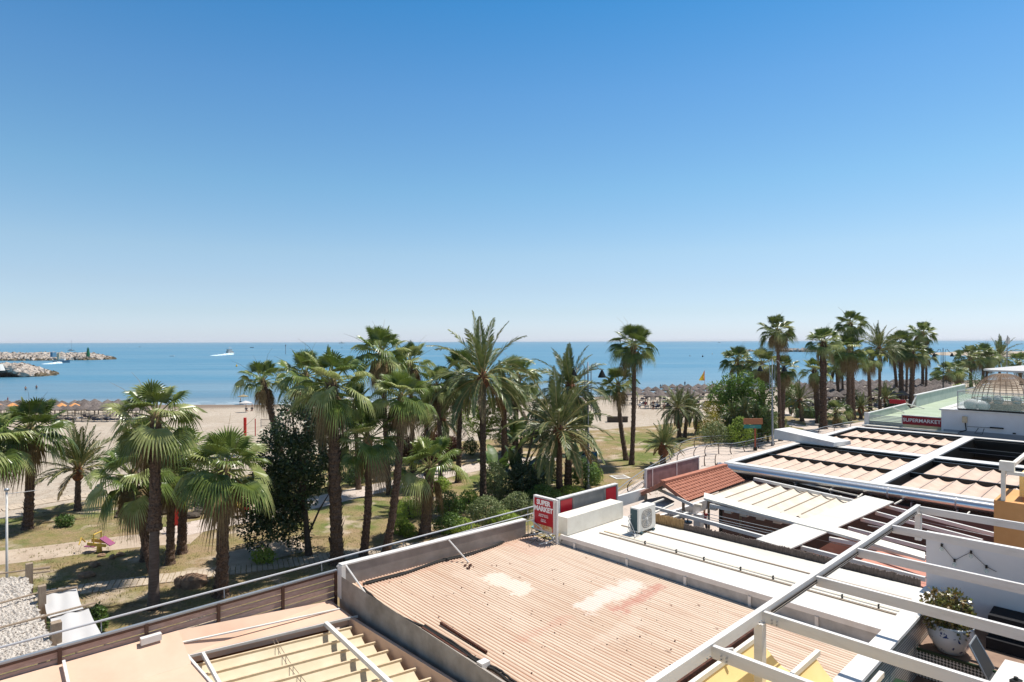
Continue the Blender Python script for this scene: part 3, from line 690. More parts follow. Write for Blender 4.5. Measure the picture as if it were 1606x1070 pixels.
PL=[
('shrub','low bright clipped mound at the left end of the hedge along the rail','shrub',722,838,70,26,'leaf_bright',2600,.10),
('shrub','bright clipped mound directly behind the middle of the grey parapet','shrub',790,826,72,26,'leaf_bright',2600,.10),
('shrub','yellow-green leafy mound between the stocky palm and the pale hedge','shrub',735,800,50,34,'leaf_bright',2200,.12),
('shrub','fresh green shrub left of the stocky palm trunk','shrub',640,842,34,22,'leaf_bright',1500,.10),
('shrub','round dark shrub at the sand edge left of the biggest date palm','shrub',737,714,34,30,'leaf_mid',1500,.16),
('shrub','dark rounded hedge shrub behind the swollen date palm trunk','shrub',793,700,46,30,'leaf_dark',1800,.18),
('shrub','bright rounded shrub right of the dark one by the sand','shrub',832,698,44,32,'leaf_mid',1800,.18),
('shrub','clipped light green bush lowest of the bright group beside the stocky palm','shrub',626,838,44,34,'leaf_bright',2600,.09),
('shrub','long light green clipped bush above the lowest bright one','shrub',640,812,62,34,'leaf_bright',3200,.09),
('shrub','mid green mounded bush right of the stocky palm trunk','shrub',703,812,60,46,'leaf_mid',3400,.11),
('shrub','dark green mound at the foot of the garden wall right of the stocky palm','shrub',704,838,70,36,'leaf_mid',3000,.12),
('shrub','bright green tuft behind the stocky palm crown','shrub',690,772,46,26,'leaf_bright',1600,.12),
('shrub','pale variegated hedge section left end along the rail','shrub',762,822,80,46,'leaf_pale',4500,.12),
('shrub','pale variegated hedge section middle along the rail','shrub',812,810,70,40,'leaf_pale',4000,.12),
('shrub','dark shrub directly behind the red supermarket sign','shrub',850,792,70,34,'leaf_mid',3000,.14),
('shrub','white-flecked leafy shrub at the foot of the biggest date palm','shrub',775,786,62,66,'leaf_pale',3800,.15),
('shrub','dark shrub mass between the biggest and the spreading date palm','shrub',818,784,80,66,'leaf_dark',4500,.17),
('shrub','fresh green shrub right of the dark mass','shrub',852,762,64,50,'leaf_mid',3500,.15),
('shrub','yellow-green feathery bush in front of the dry lawn','shrub',846,742,56,26,'leaf_bright',2200,.13),
('shrub','low clipped green hedge beside the grey panel','shrub',896,784,66,24,'leaf_bright',2600,.10),
('shrub','leafy bush around the foot of the double street lamp','shrub',917,766,56,52,'leaf_mid',3400,.15),
('shrub','light green bush right of the street lamp foot','shrub',932,760,32,36,'leaf_bright',1800,.12),
('shrub','dark tall shrub column left of the dark-trunked date palm','shrub',850,700,46,74,'leaf_dark',3200,.2),
('shrub','dry twiggy green bush behind the pale fan palm at left','shrub',325,748,90,60,'leaf_mid',1300,.16),
('shrub','dark hedge mass behind the left clump of palms','shrub',330,792,90,40,'leaf_dark',3000,.18),
('shrub','green shrub at the foot of the dark tree','shrub',412,884,50,26,'leaf_bright',700,.14),
('shrub','small green bush beside the garden path behind the red-trunked palm','shrub',556,762,46,34,'leaf_mid',1800,.15),
('shrub','dark bushy plant behind the crown of the red-trunked palm','shrub',598,744,44,40,'leaf_dark',2200,.18),
('shrub','yellowing feathery clump right of the twin-trunk palm','shrub',1118,690,56,48,'leaf_yellow',3000,.16),
('shrub','mixed green shrub in front of the yellow trees','shrub',1120,698,64,40,'leaf_pale',2600,.15),
('shrub','yellow-green clump left of the wooden sign','shrub',1162,700,56,50,'leaf_bright',2800,.15),
('shrub','green leafy clump behind the wooden sign','shrub',1195,694,56,56,'leaf_mid',3000,.16),
('shrub','low dark shrub under the pale dwarf date palm','shrub',1402,646,36,18,'leaf_dark',1500,.2),
('shrub','bushy green plant behind the tall trunks at right','shrub',1340,640,40,30,'leaf_dark',1600,.24),
('shrub','bright leafy plant behind the glass railing','shrub',1503,622,30,22,'leaf_bright',1500,.2),
('shrub','green plant behind the cane dome','shrub',1530,612,40,30,'leaf_mid',1500,.22),
('shrub','clipped shrub at the foot of the big left palm clump','shrub',100,826,36,20,'leaf_mid',900,.14),
('shrub','low green clump growing by the white cloth canopy','shrub',152,992,36,46,'leaf_mid',1300,.14),
]
for i,p in enumerate(PL): plant(*p,seed=20+i,group='shrubs of the beach garden')
# oval clipped hedges
def hedge(px0,px1,py,hp,label,m='leaf_mid',n=5200,dep=2.2):
    a=G(px0,py);c=G(px1,py); Y=a.y; t=thing('clipped_hedge',label,'hedge',(a+c)/2); b=MB(); rnd=random.Random(int(px0)); h=hp*Y/F; k=9
    bl=[(a.x+(c.x-a.x)*(i+.5)/k,Y+math.sin(i)*.3,h*.45,abs(c.x-a.x)/k*.85,dep*math.sin(PI*(i+.8)/(k+.6)),h*.55) for i in range(k)]
    leaves(b,bl,n,.15,rnd,shell=.8,flat=.7); obj('foliage',b,m,t)
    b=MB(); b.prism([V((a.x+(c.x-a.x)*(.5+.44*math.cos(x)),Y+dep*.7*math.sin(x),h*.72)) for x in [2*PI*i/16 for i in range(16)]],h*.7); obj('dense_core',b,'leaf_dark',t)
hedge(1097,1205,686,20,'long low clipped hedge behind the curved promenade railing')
hedge(1246,1292,655,17,'oval clipped hedge beside the blue kiosk')
# dark red shrubs
for i,(px,py,wd,hp) in enumerate([(640,722,46,40),(676,724,66,52),(708,722,40,40)]):
    plant('red_shrub',['dark red-leaved shrub at the left end of the maroon hedge','tallest dark red-leaved shrub in the middle of the maroon hedge','dark red-leaved shrub at the right end of the maroon hedge'][i],'shrub',px,py,wd,hp,'leaf_red',2600,.22,seed=60+i,group='dark red shrubs by the sand')
# round leafy trees
def tree(px,py,crown,label,m,n,ls,tr=.12,seed=1,name='broadleaf_tree',Yo=None):
    base=T(px,py); Y=base.y; t=thing(name,label,'tree',base); rnd=random.Random(seed); b=MB(); bl=[]
    for (x,y,r) in crown:
        p=GY(x,y,Y+rnd.uniform(-.5,.5)*r*Y/F); rr=r*Y/F; bl.append((p.x,p.y,p.z,rr,rr,rr*.85))
    leaves(b,bl,n,ls,rnd); obj('crown',b,m,t); b=MB(); f0=V(bl[0][:3]); fork=base.lerp(V((f0.x,Y,f0.z)),.5)
    b.tube([base-V((0,0,.1)),base.lerp(fork,.5)+V((.05,0,0)),fork],[tr*1.25,tr,tr*.85],8)
    for q in bl: b.tube([fork,fork.lerp(V(q[:3]),.5)+V((0,0,.1)),V(q[:3])],[tr*.5,tr*.3,tr*.1],5)
    obj('trunk',b,'bark',t)
tree(757,712,[(742,652,22),(768,644,24),(788,655,20),(752,668,20),(776,672,20),(728,662,12),(800,668,14)],'light green round tree behind the trunk of the biggest date palm','leaf_bright',5200,.2,seed=31)
tree(900,712,[(905,640,14),(912,655,16),(903,662,12)],'yucca-like tree with a spiky dark head and hanging brown skirt by the street lamp','leaf_pale',2200,.35,seed=32)
tree(1158,676,[(1138,612,19),(1158,604,19),(1180,608,19),(1124,624,15),(1150,628,21),(1174,630,21),(1196,632,17),(1204,612,13),(1144,594,11),(1170,590,11),(1118,608,9)],'dense bright green tree right of the yellow flag','leaf_fresh',7500,.3,.25,33)
tree(1172,690,[(1150,650,20),(1172,648,24),(1194,655,22),(1160,665,18),(1182,672,18)],'dark bushy tree behind the wooden sign','leaf_mid',3500,.26,.2,34)
for i_,(x_,y_,r_) in enumerate(((1150,652,24),(1168,646,26),(1186,656,24),(1204,662,22),(1140,668,18))): palm(d,x_,693,x_,y_,r_,3,['leftmost areca palm of the clump behind the wooden sign','tallest areca palm of the clump behind the wooden sign','areca palm directly behind the wooden sign','rightmost yellowish areca palm behind the wooden sign','lowest areca palm of the clump behind the wooden sign'][i_],3,knob=False)
palm(d,1066,691,1062,640,38,7,'drooping feathery palm at the left of the trio behind the young date palm',3,knob=False)
palm(d,1073,687,1078,642,34,6,'feathery palm in the middle of the trio behind the young date palm',1,knob=False)
palm(d,1092,681,1088,650,26,6,'small leaning feathery palm at the right of the trio behind the young date palm',3,.2,knob=False)
tree(1128,672,[(1118,640,15),(1140,640,15),(1152,648,12)],'yellow-crowned low tree in front of the dense green tree','leaf_yellow',3000,.24,.12,37)
tree(1210,672,[(1200,665,16),(1216,660,16),(1228,672,12),(1206,680,12),(1236,683,8)],'yellow-green feathery tree left of the right-hand street lamp','leaf_pale',3200,.24,.12,38)
tree(1240,650,[(1226,600,10),(1236,612,14),(1230,628,14)],'dark leafy tree behind the tall palm by the right-hand street lamp','leaf_mid',2500,.3,.15,39)
# large-leaf banana clumps
def banana(px,py,hp,label,seed,m='leaf_mid',n=11):
    base=G(px,py); s=hp*base.y/F; rnd=random.Random(seed); t=thing('banana_plant',label,'plant',base,'large-leaved plants under the palms'); b=MB(); st=MB()
    for i in range(n):
        a=i*2.4+rnd.uniform(-.3,.3); el=rnd.uniform(.5,1.35); L_=s*rnd.uniform(.55,.8); d=V((math.cos(a)*math.cos(el),math.sin(a)*math.cos(el),math.sin(el)))
        p=base+V((rnd.uniform(-.1,.1)*s,rnd.uniform(-.1,.1)*s,s*rnd.uniform(.15,.4))); st.tube([V((p.x,p.y,0)),p],[s*.03,s*.02],6)
        sd_=V((-math.sin(a),math.cos(a),0)); pts=[];q=p.copy()
        for k in range(9): pts.append(q.copy()); d=(d+V((0,0,-.13*(k/4)))).normalized(); q=q+d*L_/8
        for k in range(8):
            w0=s*.11*math.sin(PI*(k+.2)/8.6)+.01; w1=s*.11*math.sin(PI*(k+1.2)/8.6)+.005
            dz=V((0,0,s*.03)); b.add([pts[k],pts[k]+sd_*w0+dz,pts[k+1]+sd_*w1+dz,pts[k+1],pts[k]-sd_*w0+dz,pts[k+1]-sd_*w1+dz],[(0,1,2,3),(0,3,5,4)])
    obj('leaves',b,m,t,smooth=True); obj('stem',st,'bark',t)
banana(783,762,70,'banana plant with broad upright leaves right of the biggest date palm trunk',1)
banana(812,772,66,'dark banana plant in the shrub mass behind the supermarket sign',2,'leaf_dark')
banana(812,712,64,'tall narrow banana plant at the sand edge right of the swollen date palm',3,'leaf_mid')
banana(838,776,54,'low broad-leaved plant left of the spreading date palm trunk',4)
banana(1168,632+62,40,'broad-leaved plant in front of the dark bushy tree',5,'leaf_pale')
banana(905,745,46,'spiky broad plant right of the dark-trunked date palm',6,'leaf_dark')
t=thing('leaning_tree','slender leaning trunk in front of the dry lawn patch','tree',G(822,735)); b=MB(); b.tube([G(822,735),G(822,735)+V((.6,0,2.2)),G(822,735)+V((1.1,0,4.6))],[.11,.09,.07],8); obj('trunk',b,'bark',t)
b=MB(); p=G(822,735)+V((1.2,0,4.9)); leaves(b,[(p.x,p.y,p.z,.8,.8,.9)],500,.25,random.Random(4)); obj('crown',b,'leaf_dark',t)
# grass and weed tufts
b=MB(); rnd=random.Random(99)
for i in range(9000):
    px=rnd.uniform(0,1300); py=rnd.uniform(690,985); p=G(px,py)
    u=p.dot(AX);v=p.dot(BX)
    if v<23.5 or p.y>85: continue
    yl=None
    for (x0,y0),(x1,y1) in zip(lawn,lawn[1:]):
        if x0<=px<=x1: yl=y0+(y1-y0)*(px-x0)/(x1-x0)
    if yl is None or py<yl+2: continue
    if mnoise.noise(V((p.x*.25,p.y*.25,1)))<-.05: continue
    for k in range(4):
        a=rnd.uniform(0,6.28); o=V((rnd.uniform(-.1,.1),rnd.uniform(-.1,.1),.012)); h=rnd.uniform(.05,.14); s=V((math.cos(a),math.sin(a),0))*.012
        b.add([p+o-s,p+o+s,p+o+V((rnd.uniform(-.05,.05),rnd.uniform(-.05,.05),h))],[(0,1,2)])
mat('grass_blade',(.17,.19,.055),.7,(.30,.25,.10),.6,4)
struct('grass_tufts',b,'grass_blade','short grass tufts on the lawn',kind='stuff')
hz=bpy.data.materials.new('haze'); hz.use_nodes=True; hn=hz.node_tree; hn.nodes.remove(hn.nodes['Principled BSDF']); pv=hn.nodes.new('ShaderNodeVolumePrincipled'); pv.inputs['Color'].default_value=(.97,.99,1,1); pv.inputs['Density'].default_value=HZD; pv.inputs['Anisotropy'].default_value=0
hn.links.new(pv.outputs[0],hn.nodes['Material Output'].inputs['Volume'])
b=MB(); b.hexa([(-16500,-330,-9.5),(16500,-330,-9.5),(16500,15400,-9.5),(-16500,15400,-9.5),(-16500,-330,24),(16500,-330,24),(16500,15400,24),(-16500,15400,24)])
M['haze']=hz; struct('haze',b,'haze','thin pale sea haze in the air over the bay',kind='stuff')
# ================================================================== ROOFS (u runs along the promenade, v towards the sea)
ZR=lambda u,v:4.52-(15-v)*(.045-.030*max(0,min(1,(u-8.6)/6.4)))
def GR(px,py,off=.03):
    z=4.4
    for i in range(12): p=G(px,py,z); z=ZR(p.dot(AX),p.dot(BX))+off
    return p
# --- shop with the corrugated roof
sh=thing('corrugated_roof_shop','single-storey shop with a peach corrugated sheet roof behind a grey parapet','shop',W(11.5,9,0))
b=MB(); NU=int(6.6/CP*6); us=[8.42+i*6.6/NU for i in range(NU+1)]; vsn=[3.42,5,7.5,10,12.5,15.14]
b.add([W(u,v,ZR(u,v)+.013*math.cos(u*2*PI/CP)) for v in vsn for u in us],[(j*(NU+1)+i,j*(NU+1)+i+1,(j+1)*(NU+1)+i+1,(j+1)*(NU+1)+i) for j in range(5) for i in range(NU)])
obj('corrugated_roof',b,'corrugated',sh,smooth=True)
b=MB(); b.ubox(8.63,15.0,3.45,14.98,.02,4.0); obj('wall',b,'white_wall',sh)
b=MB(); b.hexa([W(8.02,3.42,3.0),W(8.46,3.42,3.0),W(8.46,15.1,3.0),W(8.2,15.1,3.0),W(8.02,3.42,4.31),W(8.46,3.42,4.04),W(8.46,15.1,4.56),W(8.2,15.1,4.80)]); obj('side_curb',b,'curb_render',sh)
b=MB(); b.hexa([W(8.24,15.12,3),W(14.7,14.72,3),W(14.7,14.88,3),W(8.24,15.28,3),W(8.24,15.12,5.06),W(14.7,14.72,5.06),W(14.7,14.88,5.06),W(8.24,15.28,5.06)]); obj('parapet',b,'grey_render',sh)
b=MB(); b.hexa([W(8.22,15.10,5.062),W(14.72,14.70,5.062),W(14.72,14.90,5.062),W(8.22,15.30,5.062),W(8.22,15.10,5.10),W(14.72,14.70,5.10),W(14.72,14.90,5.10),W(8.22,15.30,5.10)]); b.ubox(8.20,8.32,15.09,15.31,4.2,5.06); obj('coping',b,'white_paint',sh)
for (x0,y0,x1,y1,z0,l) in ((541,886,573,932,5.2,'first'),(703,847,734,882,5.2,'second'),(833,816,877,853,5.2,'third')):
    b=MB(); b.tube([G(x0,y0,5.1),GR(x1,y1,.02)],.022,6); obj('roof_brace',b,'white_paint',sh)
# cables
def cable(pts,r,nm,label,cat='cable',m='cable'):
    b=MB(); P=smoothline([V(p) for p in pts],5); P=[p+V((R.uniform(-.015,.015),R.uniform(-.015,.015),0)) for p in P]; b.tube(P,r,5); return solo(nm,b,m,label,cat,P[0])
cr=[GR(x,y,.04) for x,y in ((568,916),(600,908),(640,897),(690,880),(733,870),(775,856),(800,845),(838,838),(850,832))]
cable(cr,.034,'roof_cable','black cable bundle lying along the parapet on the corrugated roof')
cable([p+V((.05,.09,.02)) for p in cr],.02,'roof_cable','thin black cable looping just behind the bundle along the parapet')
cr2=[GR(x,y,.05) for x,y in ((569,922),(590,942),(625,966),(660,982),(700,1006),(735,1030),(757,1043),(775,1052),(800,1070),(830,1092))]
cable(cr2,.034,'roof_cable','black cable running down the left curb to the junction box')
cable([p+V((.07,.02,.01)) for p in cr2[3:]],.026,'roof_cable','second black cable twisted beside the one on the left curb')
b=MB(); p0=W(0,0,0)
c=GR(757,1046,.04); b.box(c+V((0,0,.06)),(.22,.17,.12),ANG); solo('junction_box',b,'white_paint','small white junction box on the cables at the foot of the corrugated roof','box',c)
for (x0,y0,x1,y1,l) in ((690,975,762,1021,'rusty dark metal bar lying on the corrugated roof'),(661,983,731,1029,'black metal strip lying against the left curb of the corrugated roof')):
    b=MB(); b.beam(GR(x0,y0,.07),GR(x1,y1,.07),.05,.05); solo('metal_bar',b,'rust',l,'metal bar',GR(x0,y0,.05))
b=MB()
for k in range(14): b.ball(GR(735+R.uniform(-8,8),889+R.uniform(-4,4),.03),R.uniform(.015,.045),.4,seg=6,ring=4,jit=.4)
solo('debris_pile',b,'rust','small pile of dry leaves at the foot of the middle brace','debris',G(735,889,4.5))
# --- peach terrace with yellow awning
pt=thing('peach_terrace','low restaurant roof of peach membrane around an open bay with a cream awning','restaurant roof',W(4,13,0))
b=MB()
z=4.1
def upoly(pts,z): return [W(u,v,z) for u,v in pts]
b.hexa([W(-6,-2,3.9),W(4.34,-2,3.9),W(4.34,14.5,3.9),W(-6,14.5,3.9),W(-6,-2,4.25),W(4.34,-2,4.1),W(4.34,14.5,4.1),W(-6,14.5,4.25)]); b.hexa([W(-6,14.502,3.9),W(4.34,14.502,3.9),W(4.34,15.4,3.9),W(-6,15.4,3.9),W(-6,14.502,4.25),W(4.34,14.502,4.1),W(4.34,15.4,4.52),W(-6,15.4,4.64)])
b.hexa([W(4.345,14.98,3.9),W(8.0,14.2,3.9),W(8.0,15.3,3.9),W(4.345,15.4,3.9),W(4.345,14.98,z),W(8.0,14.2,z),W(8.0,15.3,4.16),W(4.345,15.4,4.52)])
obj('roof',b,'peach_membrane',pt)
b=MB(); b.beam(W(4.37,15.0,4.14),W(4.37,2,4.14),.05,.14); b.beam(W(4.36,15.18,4.33),W(7.95,14.72,4.155),.05,.03); b.beam(G(293,1028,4.12),G(560,965,4.12),.03,.06); b.beam(W(2.2,14.5,4.26),W(2.2,2,4.24),.05,.035); b.beam(W(2.2,14.5,4.26),W(2.2,15.3,4.64),.05,.035)
b.beam(G(317,1022,4.16),G(350,1082,4.16),.06,.09); b.beam(G(510,975,4.16),G(625,1082,4.16),.09,.10); b.beam(W(-3,14.75,4.39),W(2.2,14.75,4.33),.04,.03)
obj('white_beams',b,'white_paint',pt)
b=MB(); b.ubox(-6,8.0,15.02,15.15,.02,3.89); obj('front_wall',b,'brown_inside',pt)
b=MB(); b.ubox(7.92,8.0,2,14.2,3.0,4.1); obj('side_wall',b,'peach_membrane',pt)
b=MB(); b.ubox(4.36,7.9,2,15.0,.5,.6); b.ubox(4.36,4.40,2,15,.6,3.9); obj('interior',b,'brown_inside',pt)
aw=thing('retractable_awning','cream folding awning on tan rails in the open bay of the peach roof','awning',W(6,12,3.9))
b=MB(); cl=MB(); v=13.96; rows=[]
while v>3: rows.append(v); v-=.545
for v in rows: b.beam(W(4.45,v+.74,3.96),W(7.86,v,3.96),.05,.06)
obj('rails',b,'tan_wood',aw)
S=6
for va,vb in zip(rows,rows[1:]):
    ps=[]
    for i in range(S+1):
        t=i/S; vv=va+(vb-va)*t; zz=3.93-.15*math.sin(PI*t)
        ps+= [W(4.5,vv+.73,zz),W(6.2,vv+.36,zz-.0),W(7.8,vv+.01,zz)]
    cl.add(ps,[(i*3+j,i*3+j+1,(i+1)*3+j+1,(i+1)*3+j) for i in range(S) for j in range(2)])
obj('cloth',cl,'awning_cream',aw,smooth=True)
b=MB()
for (x0,y0,x1,y1) in ((423,998,480,1082),(428,996,486,1080)): b.tube([G(x0,y0,3.98),G((x0+x1)/2-4,(y0+y1)/2,3.9),G(x1,y1,3.93)],.008,4)
obj('cords',b,'post_wood',aw)
# --- slatted fence and handrails at the front of the peach roof
fe=thing('slat_fence','brown timber slat fence with dark posts along the front of the peach roof','fence',W(3,15.5,0)); 
fp=[-1.3,.35,2.0,3.6,5.1,6.6,8.2]
fz=lambda u:4.86
for k in range(5):
    b=MB(); z1=4.80-k*.165; b.beam(W(-3,15.45,z1),W(8.2,15.45,z1),.03,.132); obj('slat',b,'slat_wood',fe)
for u in (-1.2,.45,2.15,3.7,5.2,6.75,8.2):
    b=MB(); b.ubox(u-.035,u+.035,15.38,15.43,3.9,4.86); obj('post',b,'dark_brown_metal',fe)
b=MB(); b.beam(W(-3,15.45,4.89),W(8.25,15.45,4.89),.09,.04); obj('top_rail',b,'grey_metal',fe)
b=MB(); b.beam(W(-3,15.405,4.846),W(8.2,15.405,4.846),.02,.05); obj('dark_strip',b,'dark_brown_metal',fe)
ra=thing('handrail','round grey metal handrail running in front of the slat fence and the grey parapet','railing',W(6,15.7,0))
b=MB(); b.tube([W(-4,15.62,5.1),W(16.4,15.62,5.12)],.025,8); b.tube([W(8.3,15.55,4.92),W(16.4,15.5,4.93)],.02,8); b.tube([W(8.3,15.55,4.70),W(16.4,15.5,4.71)],.012,6); obj('rail',b,'steel',ra)
for u in (-2.5,.4,2.9,5.4,7.9,10.5,13.1,15.7):
    b=MB(); b.tube([W(u,15.62,5.1),W(u,15.6,4.88 if u<8 else 4.0)],.012,6); obj('rail_post',b,'grey_metal',ra)
b=MB(); b.ubox(3.55,3.95,15.2,15.33,4.5,4.64); solo('concrete_block',b,'white_paint','small white concrete block at the foot of the slat fence on the peach roof','block',W(3.75,15.27,4.5))
# --- shop with white roof
ws=thing('white_roof_shop','single-storey shop with a flat white sheet roof carrying the air conditioner','shop',W(17,9,0))
b=MB(); b.ubox(15.1,18.55,3.42,13.6,4.5,4.7); obj('roof',b,'white_roof',ws)
b=MB(); b.ubox(15.12,18.5,3.45,14.0,.02,4.497); obj('wall',b,'white_wall',ws)
b=MB(); b.ubox(15.045,15.098,3.42,13.5,4.66,4.79); b.ubox(15.098,15.2,3.42,13.5,4.70,4.72); 
obj('edge_strip',b,'white_paint',ws)
b=MB(); b.ubox(15.055,15.085,3.42,13.5,4.0,4.655); obj('fascia',b,'fascia_grey',ws)
b=MB()
for v in (12.9,10.9,9.0,7.2,5.6,4.0): b.ubox(15.02,15.053,v-.04,v+.04,4.15,4.655)
obj('fascia_post',b,'white_paint',ws)
for u,w_ in ((16.3,.05),(16.55,.06),(17.5,.06)):
    b=MB(); b.ubox(u-w_/2,u+w_/2,3,12.9,4.702,4.725); obj('roof_seam',b,'tan_wood' if u==16.55 else 'post_wood',ws)
b=MB(); b.tube([W(16.42,v,4.75+.01*(i%2)) for i,v in enumerate([12.2,10,8,6.5,5,3.2])],.018,6)
for v in (11.2,10.1,9.2,8.1,7.2,6.3,5.5,4.7,4.0): b.ubox(16.39,16.45,v,v+.03,4.70,4.80,1)
solo('roof_pipe',b,['cream_metal','cable'],'thin pipe with black clips running across the white roof','pipe',W(16.4,8,4.7))
b=MB(); b.ubox(15.3,18.3,13.42,13.98,4.72,5.28); 
bx=solo('sign_light_box',b,'cream_metal','long cream metal box along the front of the white roof below the grey panel','metal box',W(17,13.7,4.7))
b=MB(); b.ubox(15.88,19.1,14.28,14.40,4.6,5.62); pn=thing('shopfront_panel','grey shopfront panel with a red square at each end above the cream box','sign',W(17.5,14.3,4.6)); obj('panel',b,'sign_grey',pn)
b=MB(); b.ubox(15.84,19.14,14.26,14.42,5.622,5.66); b.ubox(15.83,15.878,14.26,14.42,4.6,5.62); b.ubox(19.102,19.14,14.26,14.42,4.6,5.62); obj('frame',b,'white_paint',pn)
for u0,u1 in ((15.93,16.52),(18.42,19.02)):
    b=MB(); b.ubox(u0,u1,14.268,14.279,4.98,5.58); obj('red_square',b,'red_sign',pn)
b=MB(); b.ubox(16.56,16.62,14.266,14.279,4.6,5.6); b.ubox(18.32,18.38,14.266,14.279,4.6,5.6); obj('divider',b,'grey_render',pn)
# text helper
def text(name,s,loc,sx,size,m,parent,align='CENTER',ex=.004,bold=.0):
    cu=bpy.data.curves.new(name,'FONT'); cu.body=s; cu.size=size; cu.align_x=align; cu.align_y='CENTER'; cu.extrude=ex; cu.offset=bold; cu.space_line=.95
    to=bpy.data.objects.new(name,cu); link(to); dg=bpy.context.evaluated_depsgraph_get(); me=bpy.data.meshes.new_from_object(to.evaluated_get(dg)); bpy.data.objects.remove(to)
    me.materials.clear(); me.materials.append(M[m]); o=bpy.data.objects.new(name,me); link(o); o.parent=parent; o.location=V(loc)-wloc(parent)
    right,up=sx; nrm=right.cross(up); o.matrix_local=Matrix.Translation(V(loc)-wloc(parent))@Matrix((right,up,nrm)).transposed().to_4x4(); return o
# supermarket sign: faces -u side, spans v 13.6..14.5
sg=thing('supermarket_sign','square red and white sign reading SUPER MARKET on the corner of the white roof','sign',W(14.9,14,4.2))
b=MB(); b.ubox(14.86,14.98,13.58,14.52,4.80,5.92); obj('sign_case',b,'white_paint',sg)
b=MB(); b.ubox(14.845,14.859,13.64,14.46,4.86,5.86); obj('sign_face',b,'red_sign',sg)
rt=-BX; upv=V((0,0,1)); fc=W(14.842,14.05,5.36)
text('lettering','SUPER\nMARKET',fc+V((0,0,.27)),(rt,upv),.215,'white_letter',sg,bold=.010)
text('lettering','ALIMENTACION\nBEBIDAS  PRENSA',fc+V((0,0,-.04)),(rt,upv),.055,'white_letter',sg)
text('lettering','FRUTA Y\nVERDURA',fc+V((0,0,-.2)),(rt,upv),.055,'white_letter',sg)
b=MB(); b.ubox(14.838,14.844,13.66,14.44,4.87,5.02); obj('fruit_picture',b,'food_print',sg)
b=MB(); b.ubox(14.9,14.96,13.5,13.57,4.2,5.9); b.tube([W(14.92,14.0,4.8),W(15.0,13.6,4.5)],.02,6); obj('sign_post',b,'white_paint',sg)
b=MB(); b.prism([G(832,826,4.7),G(846,819,4.7),G(870,826,4.7),G(868,832,4.7),G(850,833,4.7)],.03); solo('teal_panel',b,'teal_glass','turquoise sheet lying flat under the supermarket sign','sheet',G(850,826,4.7))
# tangle of clutter under the sign
b=MB()
for k in range(26):
    p=G(R.uniform(838,876),R.uniform(832,850),4.6); b.tube([p,p+V((R.uniform(-.3,.3),R.uniform(-.3,.3),R.uniform(.0,.12))),p+V((R.uniform(-.4,.4),R.uniform(-.4,.4),0))],R.uniform(.008,.02),5,R.randrange(3))
solo('cable_tangle',b,['cable','grey_metal','white_paint'],'tangle of cables and brackets under the supermarket sign','cables',G(858,842,4.5))
# --- air conditioner
ac=thing('air_conditioner','boxy cream air conditioner unit with a round fan grille on the white roof','air conditioner',W(17.6,12.05,4.7))
u0,u1,v0,v1,z0,z1=17.0,17.98,11.86,12.2,4.78,5.56
b=MB(); b.ubox(u0,u1,v0,v1,z0,z1); o=obj('casing',b,'ac_body',ac); md=o.modifiers.new('bevel','BEVEL'); md.width=.02; md.segments=2
b=MB(); b.ubox(u0-.012,u0-.001,v0+.05,v1-.03,z0+.05,z1-.05)
obj('side_fins',b,'ac_fin',ac)
b=MB(); cx,cz=u0+.46,(z0+z1)/2; rr=.30
def disc(cx,cz,r,vv,n=40,pw=3.2):
    return [W(cx+r*abs(math.cos(t))**(2/pw)*(1 if math.cos(t)>0 else -1),vv,cz+r*1.04*abs(math.sin(t))**(2/pw)*(1 if math.sin(t)>0 else -1)) for t in [2*PI*k/n for k in range(n)]]
b.add(disc(cx,cz,rr,v0-.004),[tuple(range(40))]); obj('fan_well',b,'ac_grille',ac)
b=MB()
for r_ in (.05,.1,.15,.2,.25,.3):
    P=disc(cx,cz,r_,v0-.014,32,2+r_*4); b.tube(P+[P[0]],.0045,4,cap=False)
for k in range(12):
    t=2*PI*k/12; b.tube([W(cx+.04*math.cos(t),v0-.012,cz+.04*math.sin(t)),W(cx+.3*math.cos(t),v0-.012,cz+.3*math.sin(t))],.004,4)
obj('grille',b,'ac_body',ac)
b=MB(); b.tube([W(cx,v0-.002,cz),W(cx,v0-.03,cz)],.045,12); obj('hub',b,'white_paint',ac)
b=MB()
for k in range(3):
    t=k*2.094+.4; b.add([W(cx,v0-.006,cz),W(cx+.25*math.cos(t),v0-.008,cz+.25*math.sin(t)),W(cx+.24*math.cos(t+.9),v0-.006,cz+.24*math.sin(t+.9))],[(0,1,2)])
obj('fan_blade',b,'lamp_grey',ac)
b=MB(); b.ubox(u0+.1,u0+.2,v0-.05,v1+.05,4.722,4.78); b.ubox(u1-.2,u1-.1,v0-.05,v1+.05,4.722,4.78); obj('feet',b,'ac_fin',ac)
b=MB(); 
for k in range(4): b.tube([W(u0-.01,v1-.06,4.9+.15*k),W(u0-.08,v1,4.88+.13*k),W(u0-.1,v1+.02-.1*k,4.76),W(u0-.05-.1*k,v0-.1,4.75)],.014,5)
obj('refrigerant_pipes',b,'white_paint',ac)
# --- reed screen
rs=thing('reed_screen','reed screen beside the white roof, yellow at its left end and grey beyond','screen',W(18.7,9,0))
b=MB(); v=13.3
def reeds(va,vb,z0,z1,b):
    v=va
    while v>vb:
        b.ubox(18.62,18.66,v-.03,v,z0+R.uniform(-.01,.01),z1+R.uniform(-.03,.02)); v-=.032
b=MB(); reeds(13.3,11.2,4.55,5.02,b); obj('new_reeds',b,'reed',rs)
b=MB(); reeds(11.2,4.4,4.58,4.90,b); obj('weathered_reeds',b,'reed_old',rs,label='weathered grey reed strip')
b=MB(); b.ubox(18.68,18.72,4.2,13.4,4.0,4.55); obj('backing_board',b,'white_paint',rs)
